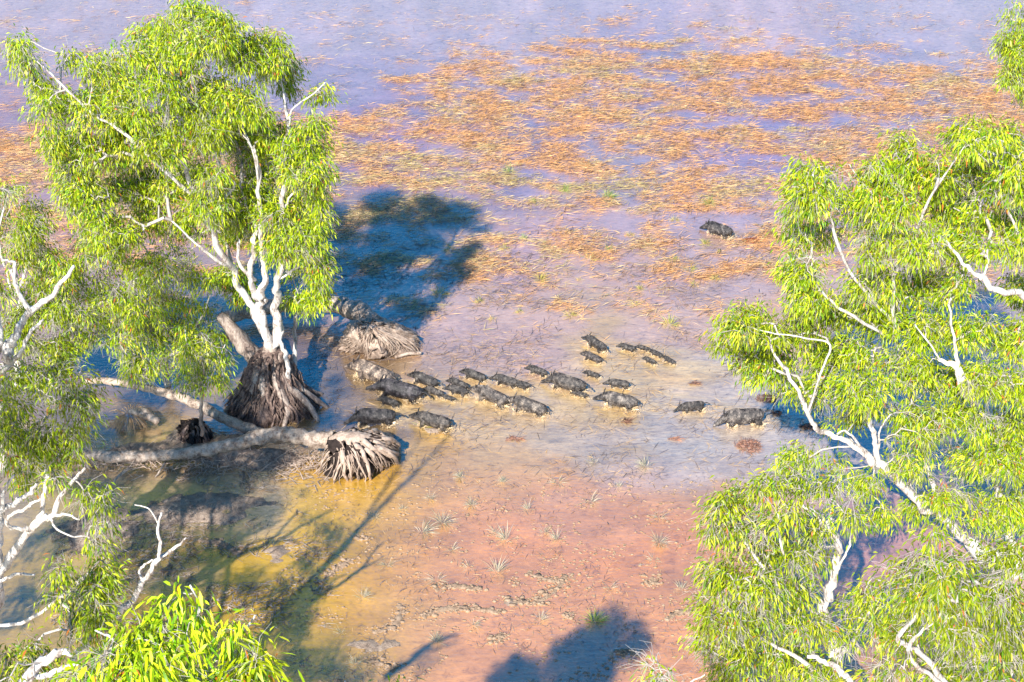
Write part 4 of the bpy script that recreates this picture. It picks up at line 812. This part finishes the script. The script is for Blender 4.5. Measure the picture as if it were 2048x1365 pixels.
# ------------------------------------------------------------------ pigs
def pig_mesh(nm, gait, head_dz=0, fat=1.0, head=1.0, tail='down', bend=0.0):
    mb = MB(); sec = [(-.63,.03,.56,.52),(-.6,.10,.64,.44),(-.52,.155,.69,.37),(-.38,.185,.725,.32),(-.2,.195,.735,.29),(0,.2,.745,.275),(.18,.195,.775,.29),(.3,.175,.775,.33),(.42,.15,.735,.37),
      (.52,.13,.69,.39),(.6,.115,.645,.4),(.69,.09,.575,.385),(.78,.062,.505,.37),(.84,.052,.465,.355),(.895,.047,.44,.35),(.905,.03,.43,.36)]
    n_ = 20; V = []
    for x, w, zt, zb in sec:
        hf = max(0, (x-.4))/.55; zt2, zb2 = zt+head_dz*hf, zb+head_dz*hf
        if x > .4: x = .4+(x-.4)*head; 
        w2 = w*(fat if x < .4 else 1)
        for k in range(n_):
            a = 2*math.pi*k/n_; ca, sa = math.cos(a), math.sin(a); zc = (zt2+zb2)/2; hh = (zt2-zb2)/2
            y = w2*ca*(1-.28*max(0, sa)**1.5); y += 0
            V.append((x, y+bend*(x**2)*np.sign(x)*.5, zc+hh*sa))
    V = np.array(V); m_ = len(sec); i, j = np.meshgrid(np.arange(m_-1), np.arange(n_), indexing='ij'); i = i.ravel(); j = j.ravel(); k = (j+1) % n_
    V = np.vstack([V, V[:n_].mean(0), V[-n_:].mean(0)]); jj = np.arange(n_); kk = (jj+1) % n_
    mb.add(V, np.stack([i*n_+j, i*n_+k, (i+1)*n_+k, (i+1)*n_+j], 1), np.concatenate([np.stack([np.full(n_, m_*n_), kk, jj], 1), np.stack([np.full(n_, m_*n_+1), (m_-1)*n_+jj, (m_-1)*n_+kk], 1)]))
    for s_, (f1, f2), (h1, h2) in ((-1, gait[0], gait[2]), (1, gait[1], gait[3])):
        tube(mb, *catmull([(.27,s_*.1,.52),(.29+f1*.3,s_*.12,.36),(.29+f1,s_*.115,.2),(.29+f2,s_*.11,.03),(.31+f2,s_*.11,-.01)], [.1,.082,.045,.036,.042], 4), 10)
        tube(mb, *catmull([(-.42,s_*.08,.54),(-.38+h1*.4,s_*.12,.38),(-.47+h1,s_*.115,.21),(-.44+h2,s_*.11,.03),(-.42+h2,s_*.11,-.01)], [.14,.11,.046,.036,.042], 4), 10)
        hx = .4+.16*head; hz = .665+head_dz*.3
        tube(mb, [(hx,s_*.07,hz-.02),(hx-.02,s_*.1,hz+.05),(hx-.035,s_*.125,hz+.11),(hx-.05,s_*.135,hz+.155)], [.04,.045,.03,.01], 8, flat=.45)
        tube(mb, [(hx+.09*head,s_*.075,hz-.07),(hx+.1*head,s_*.09,hz-.075)], [.02,.012], 6)
    tp = {'down': [(-.61,0,.6),(-.67,0,.57),(-.7,.01,.48),(-.71,.02,.38)], 'up': [(-.61,0,.6),(-.68,0,.62),(-.77,.02,.66),(-.85,.02,.62),(-.9,.0,.7),(-.86,0,.74)], 'out': [(-.61,0,.6),(-.7,0,.6),(-.8,.01,.56),(-.88,.02,.5)]}[tail]
    tube(mb, *catmull(tp, np.linspace(.026, .015, len(tp)), 4), 7)
    tmp = bpy.data.objects.new('tmp', mb.mesh(nm, None)); COL.objects.link(tmp)
    r = tmp.modifiers.new('r', 'REMESH'); r.mode = 'VOXEL'; r.voxel_size = .0115; sm = tmp.modifiers.new('s', 'SMOOTH'); sm.factor = .5; sm.iterations = 3
    bpy.context.view_layer.update(); dg = bpy.context.evaluated_depsgraph_get(); me = bpy.data.meshes.new_from_object(tmp.evaluated_get(dg)); bpy.data.objects.remove(tmp)
    me.name = nm; c = np.zeros(len(me.vertices)*3, np.float32); me.vertices.foreach_get('co', c); c = c.reshape(-1, 3)
    nn = np.zeros(len(me.vertices)*3, np.float32); me.vertices.foreach_get('normal', nn); nn = nn.reshape(-1, 3)
    bump_ = (fbm(c[:, 0]*9+c[:, 1]*5, c[:, 2]*7+c[:, 1]*11, 7, 4)-.5)*.03+(fbm(c[:, 0]*60, c[:, 2]*25+c[:, 1]*40, 9, 2)-.5)*.014
    c = c+nn*bump_[:, None]; ridge = (np.abs(c[:, 1]) < .02) & (c[:, 2] > .68) & (c[:, 0] < .55); c[ridge, 2] += rng.uniform(0, .03, ridge.sum())
    me.vertices.foreach_set('co', c.ravel().astype(np.float32)); me.polygons.foreach_set('use_smooth', np.ones(len(me.polygons), bool)); me.materials.clear(); me.materials.append(M_PIG); me.update()
    return me
G = [((.16,.26),(-.06,-.14),(-.1,-.24),(.1,.2)), ((-.04,-.12),(.14,.24),(.08,.16),(-.08,-.2)), ((.18,.3),(.1,.2),(-.12,-.28),(-.06,-.2)), ((.02,.04),(-.05,-.1),(-.04,-.06),(.04,.08))]
BIG = [pig_mesh('feral_pig', G[0], -.02, 1.0, 1, 'down'), pig_mesh('feral_pig', G[1], -.06, 1.1, 1, 'out', .25), pig_mesh('feral_pig', G[2], .04, .95, 1, 'down', -.2)]
SOW = pig_mesh('feral_pig', G[1], -.1, 1.12, .95, 'up', .1)
YNG = [pig_mesh('feral_pig', G[2], 0, .95, 1.05, 'down'), pig_mesh('feral_pig', G[0], .04, .9, 1.05, 'out', .2), pig_mesh('feral_pig', G[1], -.04, 1.0, 1.05, 'out', -.25)]
drops = []; 
for i, (h, r, lab, kind, col) in enumerate(PIGS):
    zc = {'big': .42, 'mid': .32, 'small': .22}[kind]; a = gnd(*h, zc); b = gnd(*r, zc); d = a-b; L = float(np.hypot(d[0], d[1]))
    me = SOW if 'curled' in lab else (BIG[i % 3] if kind == 'big' else YNG[i % 3])
    s = L/1.62; s = min(max(s, {'big': .8, 'mid': .55, 'small': .3}[kind]), {'big': 1.1, 'mid': .8, 'small': .62}[kind]); c = (a+b)/2
    o = link('feral_pig', me, None, (c[0]-.17*s*d[0]/L, c[1]-.17*s*d[1]/L, -.24*s)); o.rotation_euler = (0, rng.normal()*.06, math.atan2(d[1], d[0])); o.scale = (s, s*rng.uniform(.95, 1.08), s*rng.uniform(.95, 1.05))
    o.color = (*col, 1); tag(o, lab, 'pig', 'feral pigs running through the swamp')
    u = nrm(np.array([d[0], d[1], 0])); v = np.array([-u[1], u[0], 0])
    for fx, fy, pw in ((.3, .12, 1), (.3, -.12, 1), (-.45, .12, 1.3), (-.45, -.12, 1.3), (0, -.15, .6)):
        drops.append((np.array([c[0], c[1], 0])+u*(fx-.1)*s+v*fy*s, s*pw, -u))
# ------------------------------------------------------------------ splashing water round the pigs
M_SPL, n, p, out = mat('muddy_splash'); p.inputs['Base Color'].default_value = (.72, .56, .36, 1); p.inputs['Roughness'].default_value = .25; p.inputs['Specular IOR Level'].default_value = .6
mb = MB(); OV = np.array([(1,0,0),(-1,0,0),(0,1,0),(0,-1,0),(0,0,1),(0,0,-1)], float); OT = np.array([(0,2,4),(2,1,4),(1,3,4),(3,0,4),(2,0,5),(1,2,5),(3,1,5),(0,3,5)])
for c, s, bk in drops:
    m_ = int(120*s)
    for k in range(m_):
        q = c+np.array([rng.normal()*.1, rng.normal()*.09, abs(rng.normal())*.07])*s+bk*abs(rng.normal())*.12*s; mb.add(q+OV*rng.uniform(.003, .009)*np.array([1, 1, 1.6]), None, OT)
    m_ = int(60*s); th = rng.uniform(0, 6.28, m_)
    P = c+np.stack([np.cos(th)*.08*s, np.sin(th)*.07*s, np.zeros(m_)], 1); D = nrm(np.stack([np.cos(th)*.7, np.sin(th)*.7, rng.uniform(.4, 1.2, m_)], 1)+bk*.4)
    V, T_, Q_, C_ = ribbons(P, D, rng.uniform(.05, .24, m_)*s, rng.uniform(.012, .035, m_)*s, np.zeros((m_, 3)), .2); mb.add(V, None, T_)
o = link('water_splashes', mb.mesh('water_splashes', M_SPL)); tag(o, 'yellowish muddy water splashing up round the running pigs', 'splash', kind='stuff')
